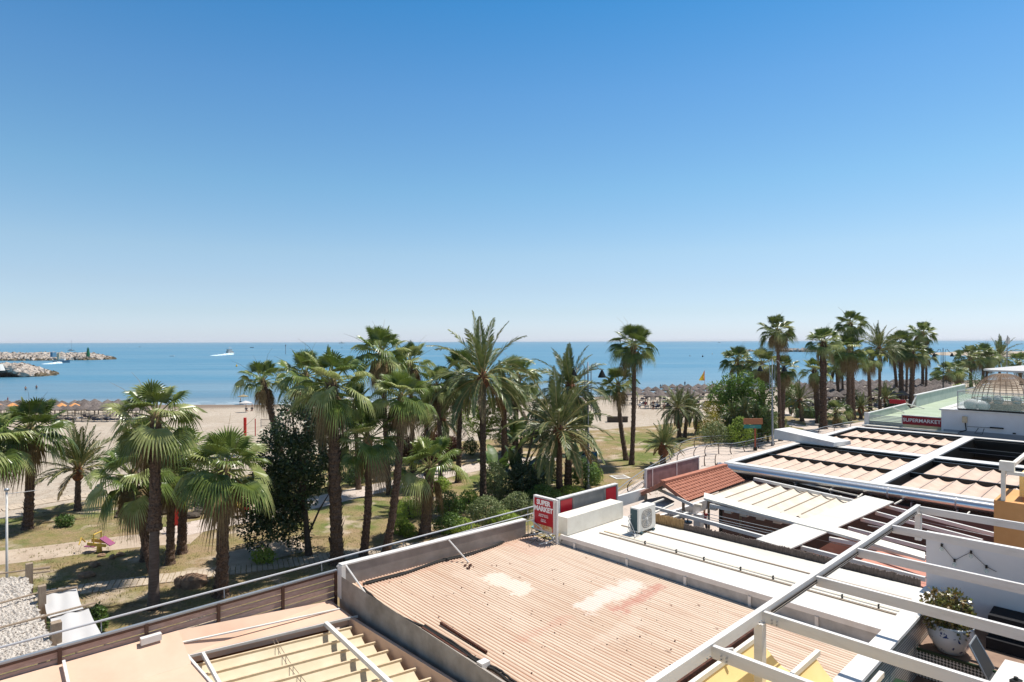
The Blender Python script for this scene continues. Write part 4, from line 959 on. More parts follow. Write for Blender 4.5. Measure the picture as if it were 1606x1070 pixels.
# ================================================================== open restaurant
rr_=thing('open_restaurant','open-roofed restaurant with white beams between the reed screen and the silver duct','restaurant',W(24,10,0))
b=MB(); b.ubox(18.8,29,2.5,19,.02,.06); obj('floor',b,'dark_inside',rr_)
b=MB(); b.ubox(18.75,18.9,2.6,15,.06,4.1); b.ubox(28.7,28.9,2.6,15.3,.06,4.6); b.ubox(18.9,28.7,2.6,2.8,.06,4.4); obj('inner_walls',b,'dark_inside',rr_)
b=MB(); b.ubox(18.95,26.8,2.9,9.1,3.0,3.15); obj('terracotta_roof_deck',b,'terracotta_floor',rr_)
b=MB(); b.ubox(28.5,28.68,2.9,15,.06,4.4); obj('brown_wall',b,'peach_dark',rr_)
def bm(p0,p1,w_,h,z,mb): mb.beam(G(p0[0],p0[1],z),G(p1[0],p1[1],z),w_,h)
b=MB()
for p0,p1,w_ in (((1026,794),(1205,842),.10),((1256,856),(1450,905),.10),((1113,790),(1252,820),.09),((1182,749),(1345,785),.12),((1300,842),(1455,872),.1),((1386,791),(1560,836),.10),((1373,802),(1540,846),.09),((1350,812),(1560,862),.10),((1330,826),(1470,862),.08),((1025,762),(1085,790),.05)):
    bm(p0,p1,w_,.12,4.72,b)
obj('cross_beams',b,'white_paint',rr_)
b=MB()
for p0,p1,w_ in (((1078,803),(1028,820),.08),((1055,790),(1015,808),.07),((1040,782),(1006,795),.07),((1402,790),(1424,778),.04),((1188,742),(1210,732),.05),((1245,756),(1268,745),.05),((1300,768),(1325,755),.05),((1344,780),(1352,774),.05),((1155,735),(1350,778),.05),((1165,730),(1370,772),.05),((1510,812),(1520,802),.04)):
    bm(p0,p1,w_,.05,4.66,b)
obj('trellis',b,'cream_metal',rr_)
b=MB()
for p0,p1 in (((1060,800),(1230,838)),((1060,803),(1228,842)),((1110,806),(1235,834)),((1280,846),(1450,883)),((1360,824),(1550,858)),((1365,826),(1545,862)),((1420,812),(1557,842))): 
    b.tube([G(*p0,4.5),G(*p1,4.5)],.012,5)
obj('cables',b,'grey_metal',rr_)
# pillars and doorway at the front
b=MB(); 
for (px,w_) in ((1095,.35),(1137,.32)):
    k=(px-803)/F; Y=15.4/(.7224-.6915*k); p=V((k*Y,Y,0)); b.box(p+V((0,0,1.4)),(w_,w_,2.8),ANG)
obj('pillar',b,'white_wall',rr_)
b=MB(); b.ubox(19.0,30,15.45,15.6,2.85,3.3); obj('front_lintel',b,'white_wall',rr_)
b=MB()
for p0,p1,p2,p3 in (((1356,777),(1401,787),(1238,861),(1185,845.5)),):
    b.prism([G(*p,4.80) for p in (p0,p1,p2,p3)],.04)
o=obj('roof_panel',b,'white_roof',rr_)
b=MB(); b.prism([G(*p,4.84) for p in ((1104,772.5),(1206,800),(1320,829),(1450,866),(1450,876),(1318,838),(1190,805),(1103,781))],.08); obj('plank_beam',b,'cream_metal',rr_)
b=MB(); b.hexa([W(18.95,15.3,4.3),W(22.5,15.3,4.3),W(22.5,15.42,4.3),W(18.95,15.42,4.3),W(18.95,15.3,4.75),W(22.5,15.3,4.75),W(22.5,15.42,4.75),W(18.95,15.42,4.75)]); obj('front_board',b,'white_paint',rr_)
aw=thing('cream_pleated_awning','cream pleated awning stretched between the terracotta gable and the white roof panels','awning',W(25.5,10.5,4.6))
b=MB(); cl=MB(); rows=[13.0-.62*i for i in range(9)]
for v in rows: b.beam(W(23.5,v,4.665),W(27.4,v,4.665),.035,.04)
obj('rails',b,'post_wood',aw)
for va,vb in zip(rows,rows[1:]):
    ps=[]
    for i in range(7):
        t=i/6; ps+=[W(23.2,va+(vb-va)*t,4.65-.12*math.sin(PI*t)),W(27.5,va+(vb-va)*t,4.65-.13*math.sin(PI*t))]
    cl.add(ps,[(i*2,i*2+1,i*2+3,i*2+2) for i in range(6)])
obj('cloth',cl,'awning_white',aw,smooth=True)
b=MB()
for v in rows[:-1]: b.hexa([W(22.2,v-.42,4.50),W(22.42,v-.40,4.50),W(22.42,v-.12,4.50),W(22.2,v-.14,4.50),W(22.2,v-.42,4.6),W(22.42,v-.40,4.6),W(22.42,v-.12,4.6),W(22.2,v-.14,4.6)])
obj('folded_edge',b,'awning_white',aw)
# terracotta gable
tg=thing('terracotta_gable_roof','small terracotta tiled gable roof over the restaurant entrance','tiled roof',W(26,14.6,4.5))
rA=G(1040,757,5.2);rB=G(1137,730.5,5.2)
ru0,rv0=rA.dot(AX),rA.dot(BX); ru1,rv1=rB.dot(AX),rB.dot(BX)
eA=G(1078,786,4.55);eB=G(1167,754,4.55); lA=G(1006,774,4.6)
def tiled(p00,p01,p10,p11,b,rowsn=7,tw=.21):
    # p00-p01 ridge, p10-p11 eave
    Lr=(p01-p00).length; n=int(Lr/tw); nrm=(p01-p00).cross(p10-p00).normalized(); 
    if nrm.z<0: nrm=-nrm
    for r in range(rowsn):
        t0=r/rowsn;t1=(r+1)/rowsn+.02
        for i in range(n):
            s0=i/n;s1=(i+1)/n; vs=[]
            for tt,lift in ((t0,-.0),(t1,.03)):
                for k in range(7):
                    s=s0+(s1-s0)*k/6; a=p00.lerp(p01,s);c_=p10.lerp(p11,s); vs.append(a.lerp(c_,tt)+nrm*(lift+.05*math.sin(PI*k/6)))
            b.add(vs,[(k,k+1,k+8,k+7) for k in range(6)])
            b.add([vs[7+k] for k in range(7)]+[vs[7+k]-nrm*.04 for k in (0,6)],[(0,1,2,3,4,5,6,8,7)])
b=MB(); tiled(rA,rB,eA,eB,b); obj('tiles',b,'terracotta',tg)
lB=lA+(rB-rA); b=MB(); tiled(rA,rB,lA,lB,b,5); obj('far_tiles',b,'terracotta',tg)
b=MB(); b.beam(rA+(rA-rB)*.01+V((0,0,.09)),rB+V((0,0,.09)),.24,.09); b.beam(rA+V((0,0,.06))-AX*.05,eA+V((0,0,.05))-AX*.05,.12,.14); b.beam(rA+V((0,0,.06))-AX*.05,lA+V((0,0,.05))-AX*.05,.12,.14); obj('ridge_cap',b,'terracotta',tg)
b=MB(); b.add([p-V((0,0,.06)) for p in (rA,rB,eB,eA)],[(0,1,2,3)]); b.add([p-V((0,0,.06)) for p in (rA,rB,lB,lA)],[(0,1,2,3)]); obj('underside',b,'post_wood',tg)
b=MB()
for p in (eA,eB,lA,lB,): b.tube([V((p.x,p.y,0))+BX*.2*(1 if p in (eA,eB) else -1),p+BX*.2*(1 if p in (eA,eB) else -1)],.06,6)
obj('post',b,'post_wood',tg)
# mauve panel on the front
mp_=thing('mauve_front_panel','long brownish-mauve shopfront panel in a pale frame behind the terracotta gable','sign',W(25,15.5,4.6))
for (a_,c_) in ((22.98,23.3),(23.36,25.25),(25.31,27.2)):
    b=MB(); b.ubox(a_,c_,15.55,15.62,4.62,5.42); obj('panel',b,'mauve_panel',mp_)
b=MB(); b.ubox(22.85,27.35,15.53,15.64,5.422,5.48); 
for u in (22.85,23.3,25.25,27.2): b.ubox(u+.002,u+.055,15.53,15.64,4.6,5.42)
obj('frame',b,'white_paint',mp_)
# white parasol tops and plates at the entrance
b=MB(); b.prism([G(*p,4.3) for p in ((1001,790),(1015,783),(1040,778),(1057,786),(1040,795),(1012,800))],.04); solo('white_canopy_top',b,'white_fabric','white fabric canopy below the left end of the terracotta gable','canopy',G(1030,790,4.3))
def lounge_table(px,py,label):
    p=G(px,py,0); t=thing('dining_table',label,'table',p,'tables inside the open restaurant'); b=MB(); b.box(p+V((0,0,.74)),(.8,.8,.04),ANG); obj('table_top',b,'cloth_white',t); b=MB(); b.tube([p+V((0,0,.02)),p+V((0,0,.72))],.04,8); b.tube([p+V((0,0,.065)),p+V((0,0,.09))],.28,12); obj('leg',b,'black_metal',t); return t
lounge_table(1078,820,'white table seen through the roof just left of the man in the red shirt')
lounge_table(1140,848,'white table seen through the roof below the white pillar')
lounge_table(1158,846,'white table seen through the roof right of the white pillar')
b=MB(); p=G(1172,838,0); b.box(p+V((0,0,.9)),(.9,.7,1.8),ANG); solo('glass_cabinet',b,'teal_glass','pale green glass cabinet in the dark restaurant interior','cabinet',p)
# round duct
du=thing('ventilation_duct','long shiny silver round duct along the near side of the dark-framed roofs','duct',W(29.3,10,4.8))
b=MB(); P=[];Rr=[]
v=15.3
while v>3.0:
    P.append(W(28.72,v,4.80)); Rr.append(.20+(.006 if len(P)%2 else 0)); v-=.075
b.tube(P,Rr,18); obj('pipe',b,'duct',du,smooth=True)
for v in (15.3,7.9,5.6): b=MB(); b.tube([W(28.72,v,4.80),W(28.72,v-.05,4.80)],.225,18); obj('collar',b,'steel',du)
b=MB(); b.tube([W(28.72,15.3,4.80),W(28.72,15.36,4.80)],.20,16); obj('end_cap',b,'black_metal',du)
b=MB()
v=14.5
while v>3.2: b.ubox(28.5,29.0,v,v+.05,4.4,4.59); obj('bracket',b,'grey_metal',du); b=MB(); v-=1.5
# ================================================================== dark-framed retractable roofs
rf=thing('retractable_roof_frame','large white-edged pergola roof with black beams divided into four open bays','pergola roof',W(38,9,0))
Z5=5.0
b=MB()
b.ubox(29.05,29.45,3.2,15.2,4.7,Z5); b.ubox(29.452,47.2,14.9,15.25,4.7,Z5-.004); b.ubox(47.2,47.7,2.2,15.25,4.7,Z5); b.ubox(29.452,47.198,8.25,8.80,4.7,Z5-.002)
b.ubox(37.7,38.5,8.802,14.898,4.7,Z5-.006); b.ubox(37.7,38.5,2.2,8.248,4.7,Z5-.006)
obj('white_beams',b,'pergola_paint',rf)
b=MB()
for v0,v1 in ((8.83,14.87),(2.3,8.22)):
    for u in (29.62,33.2,37.1): b.ubox(u-.07,u+.07,v0,v1,4.72,4.93)
    for u in (38.9,42.9,46.7): b.ubox(u-.07,u+.07,v0,v1,4.72,4.93)
    for u0,u1 in ((29.46,37.69),(38.51,47.19)): b.ubox(u0,u1,v1-.03,v1-.005,3.9,4.96); b.ubox(u0,u1,v0+.005,v0+.03,3.9,4.96)
b.ubox(37.55,37.69,2.3,14.8,3.9,4.97);b.ubox(47.05,47.19,2.3,14.8,3.9,4.97)
obj('black_beams',b,'black_metal',rf)
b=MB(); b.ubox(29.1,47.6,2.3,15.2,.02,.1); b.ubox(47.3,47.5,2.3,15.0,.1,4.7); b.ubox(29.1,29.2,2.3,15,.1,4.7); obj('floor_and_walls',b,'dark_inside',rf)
b=MB(); b.ubox(29.6,37.5,2.2,2.3,2.0,4.4); obj('rear_wall',b,'peach_dark',rf)
b=MB(); b.ubox(38.8,46.8,4.2,4.3,4.3,4.42);b.ubox(44.2,44.4,2.5,8,4.5,4.6); obj('folded_rails',b,'lamp_grey',rf)
def bay(u0,u1,um,v0,v1,label,group='peach retractable awnings of the dark-framed roof'):
    t=thing('retractable_awning',label,'awning',W((u0+u1)/2,(v0+v1)/2,4.7),group)
    n=int((v1-v0)/.62); rows=[v1-(v1-v0)*i/n for i in range(n+1)]
    for (a,c_) in ((u0,um),(um,u1)):
        cl=MB(); ed=MB()
        for va,vb in zip(rows,rows[1:]):
            ps=[];S=8
            for i in range(S+1):
                q=i/S; sag=.14*math.sin(PI*q)**.85; zz=4.875-sag
                ps+=[W(a+.09,va+(vb-va)*q,zz),W(c_-.09,va+(vb-va)*q,zz)]
            cl.add(ps,[(i*2,i*2+1,i*2+3,i*2+2) for i in range(S)])
            for k in (0,1):
                P=[ps[i*2+k]+V((0,0,.02)) for i in range(S+1)]; ed.tube(P,.016,4)
        for v in rows: ed.beam(W(a+.1,v,4.875),W(c_-.1,v,4.875),.02,.02)
        obj('cloth',cl,'awning_peach',t,smooth=True); obj('support_rods',ed,'black_metal',t)
bay(29.65,37.1,33.2,9.0,14.6,'peach scalloped awning in the near left bay of the dark-framed roof')
bay(29.65,37.1,33.2,2.3,7.8,'peach scalloped awning in the near right bay, right of the white cross beam')
bay(38.95,46.7,42.9,9.0,14.7,'peach scalloped awning in the far left bay below the supermarket banner')
# white box at frame corner
b=MB(); b.hexa([W(37.4,13.0,5.02),W(39.0,12.6,5.02),W(39.6,16.3,5.02),W(37.9,16.6,5.02),W(37.5,13.0,5.25),W(38.9,12.6,5.25),W(39.5,16.3,5.6),W(38.0,16.6,5.6)]); solo('white_vent_housing',b,'white_paint','white sloped metal housing on the left corner of the dark-framed roof','vent housing',W(38.4,14.5,5))
# ================================================================== far supermarket with green roof
gs=thing('green_roof_supermarket','flat-roofed shop with a faded green roof and low mint parapet','shop',W(60,9,0))
b=MB(); b.ubox(50.3,82,-4,15.1,.02,5.2); obj('roof',b,'green_roof',gs)
b=MB(); b.ubox(50.3,60,15.1,15.22,4.6,5.66); b.hexa([W(60,15.1,4.6),W(61,15.1,4.6),W(61,15.22,4.6),W(60,15.22,4.6),W(60,15.1,5.66),W(61,15.1,5.25),W(61,15.22,5.25),W(60,15.22,5.66)]); b.ubox(63,82,15.1,15.25,4.6,6.2); obj('parapet',b,'mint_wall',gs)
b=MB(); b.ubox(50.3,60.2,15.08,15.24,5.662,5.72); b.ubox(50.1,50.28,15.0,15.3,4.6,5.75); b.ubox(62.9,82,15.05,15.3,6.2,6.27); b.tube([W(60,15.1,5.7),W(61.6,14.2,5.25)],.05,6); b.tube([W(63,15.1,6.2),W(62.2,15.3,5.25)],.06,6);b.tube([W(56,15.1,5.7),W(57,14.5,5.25)],.05,6); obj('coping',b,'white_paint',gs)
b=MB()
for k in range(7): b.ubox(50.22,50.27,12.85,15.0,4.95+.1*k,5.0+.1*k)
obj('louvres',b,'grey_metal',gs)
b=MB(); b.ubox(49.6,50.2,9.6,15.3,4.84,4.92); b.ubox(49.62,49.66,9.6,15.2,3.9,4.4,1) ; b.ubox(49.7,50.25,9.6,15.1,4.1,4.8,1); obj('folded_blind_case',b,['cream_metal','peach_dark'],gs)
sg=thing('supermarket_banner','dark red banner reading SUPERMARKET on the edge of the green roof','sign',W(50,11.7,5))
b=MB(); b.ubox(50.05,50.15,10.55,12.85,5.15,5.75); obj('board',b,'dark_red_sign',sg)
b=MB(); b.ubox(50.03,50.16,10.5,12.9,5.752,5.80); b.ubox(50.03,50.16,12.852,12.9,5.15,5.75); obj('frame',b,'white_paint',sg)
text('lettering','SUPERMARKET',W(50.035,11.7,5.45),(-BX,V((0,0,1))),.34,'white_letter',sg,bold=.002)
b=MB(); b.ubox(60.5,60.6,15.3,16.5,5.6,5.95); solo('small_red_sign',b,'red_sign','small red sign sticking up behind the mint parapet','sign',W(60.5,15.8,5.7))
b=MB(); b.prism([GY(x,y,66) for x,y in ((1455,624),(1480,615),(1499,612),(1500,618),(1480,622))],.25); o=solo('sand_coloured_awning',b,'orange_parasol','orange-tan rolled awning at the far end of the green roof','awning',GY(1480,618,66))
# white building with roof terrace
wb=thing('white_terrace_building','white rendered building with a glass-railed roof terrace at the right edge','building',W(55,5,0))
b=MB(); b.ubox(50.0,62,-6,10.55,.02,6.3); obj('wall',b,'white_wall',wb)
b=MB(); b.ubox(49.9,50.6,-6,10.65,6.302,6.40); b.ubox(50.6,62,10.3,10.65,6.302,6.40); obj('coping',b,'white_paint',wb)
b=MB(); b.ubox(49.93,50.02,-6,9.6,6.402,6.50); obj('dark_base_rail',b,'black_metal',wb)
b=MB(); b.ubox(49.9,49.99,-6,10.4,4.55,5.05); obj('grey_plinth',b,'lamp_grey',wb)
for v0,v1 in ((5.6,9.6),(1,5.5)):
    b=MB(); b.ubox(49.965,49.985,v0,v1,6.5,8.4 if False else 7.6); obj('glass_panel',b,'glass_rail',wb)
b=MB(); b.ubox(50.0,62,9.62,9.64,6.42,7.6); obj('glass_panel',b,'glass_rail',wb)
b=MB(); b.ubox(49.96,50.0,9.6,9.65,6.42,7.6); b.ubox(49.96,50.0,1,9.6,7.6,7.64); b.ubox(50,62,9.61,9.65,7.6,7.64);obj('rail_frame',b,'grey_metal',wb)
b=MB(); b.ubox(49.8,49.97,9.1,9.35,5.6,6.0,1); b.tube([W(49.88,9.2,5.6),W(49.88,9.15,5.1),W(49.88,9.5,4.95)],.04,6); b.tube([W(49.9,9.1,5.35),W(49.9,7.6,5.38)],.012,4); b.ubox(49.85,49.95,7.2,7.9,5.36,5.44); b.tube([W(49.9,8.5,5.3),W(49.9,8.7,4.95),W(49.9,8.3,4.92),W(49.9,8.2,5.3)],.02,5); b.ubox(49.88,49.96,6.6,6.75,5.1,5.18); obj('wall_fittings',b,['cable','tan_wood'],wb)
def cane_dome(u,v,r,h,label):
    t=thing('cane_dome',label,'garden pod',W(u,v,6.3),'woven cane domes on the roof terrace'); b=MB(); c=W(u,v,6.42)
    n=30
    for k in range(n):
        a=2*PI*k/n; P=[]
        for j in range(11):
            ph=PI/2*j/10; P.append(c+V((r*math.cos(a)*(math.cos(ph)**.8 if j<10 else 0)*(1+.05*math.sin(ph*2)),r*math.sin(a)*(math.cos(ph)**.8 if j<10 else 0),h*math.sin(ph))))
        b.tube(P,.016,4,cap=False)
    for j in range(1,16):
        ph=PI/2*(.35+.62*j/16); P=[c+V((r*math.cos(a)*math.cos(ph)**.8,r*math.sin(a)*math.cos(ph)**.8,h*math.sin(ph))) for a in [2*PI*k/24 for k in range(25)]]; b.tube(P,.02,4,cap=False)
    for j in range(2):
        ph=.04+j*.25; P=[c+V((r*math.cos(a)*math.cos(ph)**.8,r*math.sin(a)*math.cos(ph)**.8,h*math.sin(ph))) for a in [2*PI*k/24 for k in range(25)]]; b.tube(P,.03,4,cap=False)
    obj('cane_frame',b,'cane',t)
    b=MB(); b.tube([c+V((0,0,.02)),c+V((0,0,.42))],[r*.72,r*.75],20); obj('cushion_seat',b,'cane',t)
    b=MB()
    for k in range(5): a=k*1.256; b.ball(c+V((r*.5*math.cos(a),r*.5*math.sin(a),.62)),(.33,.2,.24))
    obj('cushions',b,'white_fabric',t)
cane_dome(52.2,7.55,1.72,2.35,'larger woven cane dome behind the glass railing of the roof terrace')
cane_dome(53.2,4.3,1.7,2.2,'second woven cane dome cut off by the right edge of the photo')
for i,(v,r) in enumerate(((9.0,.42),(8.35,.36))):
    b=MB(); b.ball(W(50.6,v,6.42+r*.75),r,.9,seg=20,ring=12); solo('ball_lamp',b,'white_fabric',['larger white ball on the terrace left of the cane dome','smaller white ball on the terrace touching the cane dome'][i],'lamp',W(50.6,v,6.4),smooth=True)
def flat_parasol(px,py,Y,r,h,label,nm='flat_parasol'):
    c=GY(px,py,Y); t=thing(nm,label,'parasol',V((c.x,c.y,6.3))); b=MB(); P=[c+V((r*math.cos(a),r*math.sin(a),-.32)) for a in [2*PI*k/8 for k in range(8)]]
    b.add([c]+P,[(0,k+1,(k+1)%8+1) for k in range(8)]); b.add([p for p in P]+[p-V((0,0,.12)) for p in P],[(k,(k+1)%8,(k+1)%8+8,k+8) for k in range(8)]); obj('canopy',b,'white_fabric',t)
    b=MB(); b.tube([V((c.x,c.y,6.3)),c],.04,6); obj('pole',b,'grey_metal',t)
flat_parasol(1606,573,44,2.3,2.6,'large flat pale parasol on the roof terrace at the right edge')
# ================================================================== near terrace under the white pergola
def PU(px,py,u): k=(px-803)/F; Y=u/(.7224*k+.6915); return GY(px,py,Y)
def PV(px,py,v): k=(px-803)/F; Y=v/(.7224-.6915*k); return GY(px,py,Y)
te=thing('near_terrace','tiled roof terrace with a white coping and black and white mosaic parapet at lower right','terrace',W(12,2,0))
b=MB(); b.ubox(2,14.9,3.2,3.4,.02,5.94); obj('parapet',b,'white_wall',te)
b=MB(); b.ubox(2,14.898,3.12,3.43,5.942,6.0); obj('coping',b,'white_paint',te)
b=MB(); b.ubox(2,14.898,3.17,3.198,4.9,5.88); obj('mosaic_facing',b,'mosaic',te)
b=MB(); b.ubox(2,14.897,3.14,3.196,5.882,5.94); obj('green_edge',b,'green_trim',te)
b=MB(); b.ubox(2,14.9,-6,3.17,4.7,4.9); obj('floor',b,'terrace_floor',te)
b=MB(); b.ubox(14.902,15.06,-6,3.41,3.2,7.04); obj('side_wall',b,'terrace_wall',te)
b=MB(); b.ubox(14.88,15.08,-6,3.43,7.042,7.09); obj('wall_cap',b,'white_paint',te)
b=MB(); b.ubox(13.2,14.88,1.2,3.168,4.902,5.38); obj('planter_base',b,'mosaic',te)
b=MB(); b.ubox(13.22,14.88,1.2,3.166,5.382,5.40); obj('planter_top',b,'terrace_floor',te)
b=MB(); b.ubox(13.17,13.218,1.2,3.166,5.382,5.425); obj('planter_edge',b,'green_trim',te)
b=MB(); b.ubox(10.6,11.9,1.6,3.16,4.902,5.3); obj('lower_planter',b,'mosaic',te); b=MB(); b.ubox(10.58,11.92,1.58,3.165,5.302,5.34); obj('lower_planter_edge',b,'green_trim',te)
b=MB(); b.ubox(14.3,14.86,-1.5,2.3,5.403,5.95); b.ubox(14.1,14.28,-1.5,2.3,5.403,5.6); solo('black_bench',b,'black_fabric','black upholstered bench against the white terrace wall','bench',W(14.5,.5,5.4))
# pergola
pg=thing('white_pergola','white timber pergola spanning the terrace in the lower right corner','pergola',W(9,2,6))
b=MB(); b.beam(W(2.0,3.42,7.75),W(14.4,3.42,7.75),.07,.135); obj('main_beam',b,'pergola_paint',pg)
for u in (4.9,6.2,7.42,9.05,10.72,12.5,14.3):
    b=MB(); b.beam(W(u,3.37,7.74),W(u,-4,7.74),.055,.13); obj('rafter',b,'pergola_paint',pg)
for u,z0 in ((7.35,6.0),(14.25,7.09)):
    b=MB(); b.ubox(u-.055,u+.055,3.34,3.44,z0,7.618); obj('post',b,'pergola_paint',pg)
b=MB()
for u in (7.42,6.2):
    for dv in (.04,.1):
        for dz in (-.06,-.1): b.tube([W(u-.04,3.3-dv,7.74+dz),W(u-.052,3.3-dv,7.74+dz)],.01,6)
    for du_ in (.1,.16): b.tube([W(u-du_,3.36,7.66),W(u-du_,3.345,7.66)],.01,6)
obj('bolts',b,'grey_metal',pg)
b=MB(); b.beam(W(7.6,3.36,7.70),W(14.0,3.36,7.70),.012,.02); b.tube([W(7.6,3.355,7.66),W(14.0,3.355,7.66)],.007,5); obj('awning_track',b,'cable',pg)
ya=thing('yellow_awning','yellow folding awning hanging below the pergola at the bottom edge of the photo','awning',W(6,3,7.2))
vs_=[3.68,2.98,2.28,1.58]
b=MB()
for i,v in enumerate(vs_): b.beam(W(2,v,7.2),W(8.05,v,7.2),.05,.06)
obj('rails',b,'cream_metal',ya)
b=MB(); b.beam(W(2,3.78,7.22),W(8.05,3.78,7.22),.06,.10); obj('front_rail',b,'rust',ya)
b=MB(); b.beam(W(2,3.80,7.232),W(8.05,3.80,7.232),.03,.01); b.tube([W(7.05,3.72,7.26),W(7.1,3.6,7.3)],.03,6); obj('rail_trim',b,'white_paint',ya)
b=MB(); 
for va,vb in zip(vs_,vs_[1:]):
    ps=[];S=8
    for i in range(S+1):
        q=i/S; ps+=[W(x,va+(vb-va)*q,7.14-.30*math.sin(PI*q)-(.05*math.sin(PI*q) if x>7.5 else 0)) for x in (2,4,6,7.95+.12*math.sin(PI*q))]
    b.add(ps,[(i*4+j,i*4+j+1,(i+1)*4+j+1,(i+1)*4+j) for i in range(S) for j in range(3)])
obj('cloth',b,'awning_yellow',ya,smooth=True)
# string lights
sl=thing('string_lights','zigzag string of small bulbs on the white terrace wall','string lights',PU(1500,870,14.87))
P=[PU(x,y,14.88) for x,y in ((1476,855),(1496,879),(1522,866),(1546,889),(1562,897))]
b=MB(); b.tube(P,.006,4); obj('wire',b,'cable',sl)
for p in P[:4]:
    b=MB(); b.tube([p+V((0,0,.03)),p-V((0,0,.03))],.02,6); o=obj('bulb_socket',b,'cable',sl); b=MB(); b.ball(p-AX*.02-V((0,0,.075)),.035,1.2,seg=8,ring=6); obj('bulb',b,'glass_rail',sl)
# pot plant
pc=G(1489,1021,5.40); pp=thing('potted_jade_plant','bushy jade plant in a round white and blue ceramic pot on the terrace planter','potted plant',pc)
b=MB(); prof=[(.16,0),(.22,.02),(.33,.22),(.37,.38),(.34,.48),(.37,.52),(.34,.52),(.31,.46)]
n=28; vs=[]; 
for r_,h_ in prof: vs+=[pc+V((r_*math.cos(2*PI*k/n),r_*math.sin(2*PI*k/n),h_)) for k in range(n)]
b.add(vs,[(j*n+k,j*n+(k+1)%n,(j+1)*n+(k+1)%n,(j+1)*n+k) for j in range(len(prof)-1) for k in range(n)]); b.add([pc+V((.33*math.cos(2*PI*k/n),.33*math.sin(2*PI*k/n),.47)) for k in range(n)],[tuple(range(n))]); obj('pot',b,'ceramic',pp,smooth=True)
b=MB(); rnd=random.Random(8); q=pc+V((-.02,0,.62))
leaves(b,[(q.x,q.y,q.z+.05,.40,.38,.30),(q.x-.18,q.y,q.z+.25,.27,.25,.25),(q.x+.1,q.y,q.z+.30,.22,.22,.20),(q.x+.2,q.y,q.z,.24,.24,.26),(q.x-.2,q.y-.05,q.z-.05,.24,.22,.2),(q.x+.02,q.y-.25,q.z-.15,.2,.14,.2)],2600,.065,rnd,asp=.75,shell=.35)
obj('leaves',b,'leaf_jade',pp)
b=MB()
for k in range(9): a=k*.7; b.tube([pc+V((0,0,.45)),pc+V((.12*math.cos(a),.12*math.sin(a),.62)),pc+V((.26*math.cos(a),.26*math.sin(a),.88))],[.03,.02,.01],6)
obj('stems',b,'bark',pp)
# lounger, table, chair
lo=thing('terrace_lounger','grey sling lounger with its backrest raised, in front of the planter','lounger',W(12.4,1.6,4.9))
a_,b_,c_,d_=GY(1519,1012,10.45),GY(1529,997,10.85),GY(1559,1050,10.7),GY(1548,1068,10.25)
b=MB(); th=V((.02,.03,0)); b.hexa([d_,c_,c_+th,d_+th,a_,b_,b_+th,a_+th]); obj('backrest',b,'grey_sling',lo)
b=MB(); b.tube([a_,d_],.016,6); b.tube([b_,c_],.016,6); b.tube([a_,b_],.016,6); obj('frame',b,'grey_metal',lo)
b=MB(); e1=d_-BX*1.2;e2=c_-BX*1.2; b.hexa([d_-V((0,0,.04)),e1-V((0,0,.04)),e2-V((0,0,.04)),c_-V((0,0,.04)),d_,e1,e2,c_]); obj('seat',b,'grey_sling',lo)
for p in (d_,c_,e1,e2): b=MB(); b.tube([p-V((0,0,.04)),V((p.x,p.y,4.91))],.016,6); obj('leg',b,'grey_metal',lo)
tb=thing('white_table','white square table cut off by the bottom right corner','table',GY(1600,1060,9.5))
P=[G(1575,1034,5.66),G(1662,1056,5.66),G(1640,1112,5.66),G(1538,1088,5.66)]; b=MB(); b.prism(P,.05); obj('table_top',b,'white_paint',tb)
for p in P: b=MB(); q=p.lerp(sum(P,V((0,0,0)))/4,.12); b.tube([V((q.x,q.y,5.61)),V((q.x,q.y,4.91))],.025,6); obj('leg',b,'grey_metal',tb)
b=MB(); p=G(1592,1072,5.67); b.box(p+V((0,0,.03)),(.16,.1,.06),.4); b.tube([p+V((0,0,.06)),p+V((0,0,.1))],.03,8); solo('black_ashtray',b,'black_metal','black object lying on the white table','ashtray',p)
def shell_chair(u,v,zb,label):
    t=thing('white_chair',label,'chair',W(u,v,4.9)); b=MB()
    vs=[];n=12
    for j in range(7):
        for k in range(n): 
            x=(k/(n-1)-.5); w_=.23*math.sqrt(max(.02,1-(j/6.4)**3)); vs.append(W(u,v,zb)+(-AX*.28+BX*0)+AX*(.05*(4*x*x))+BX*(x*2*w_)+V((0,0,.42*j/6))-AX*.04*j/6*0)
    b.add(vs,[(j*n+k,j*n+k+1,(j+1)*n+k+1,(j+1)*n+k) for j in range(6) for k in range(n-1)]); o=obj('backrest',b,'white_paint',t,smooth=True); md=o.modifiers.new('s','SOLIDIFY'); md.thickness=.02
    b=MB(); b.box(W(u,v,zb-.02),(.5,.46,.04),ANG); obj('seat',b,'white_paint',t)
    for du_ in (-.2,.2):
        for dv in (-.18,.18): b=MB(); b.tube([W(u+du_*.7,v+dv*.7,zb-.04),W(u+du_,v+dv,4.91)],.015,6); obj('leg',b,'tan_wood',t)
shell_chair(10.0,2.75,5.55,'rounded white chair back showing below the mosaic parapet')
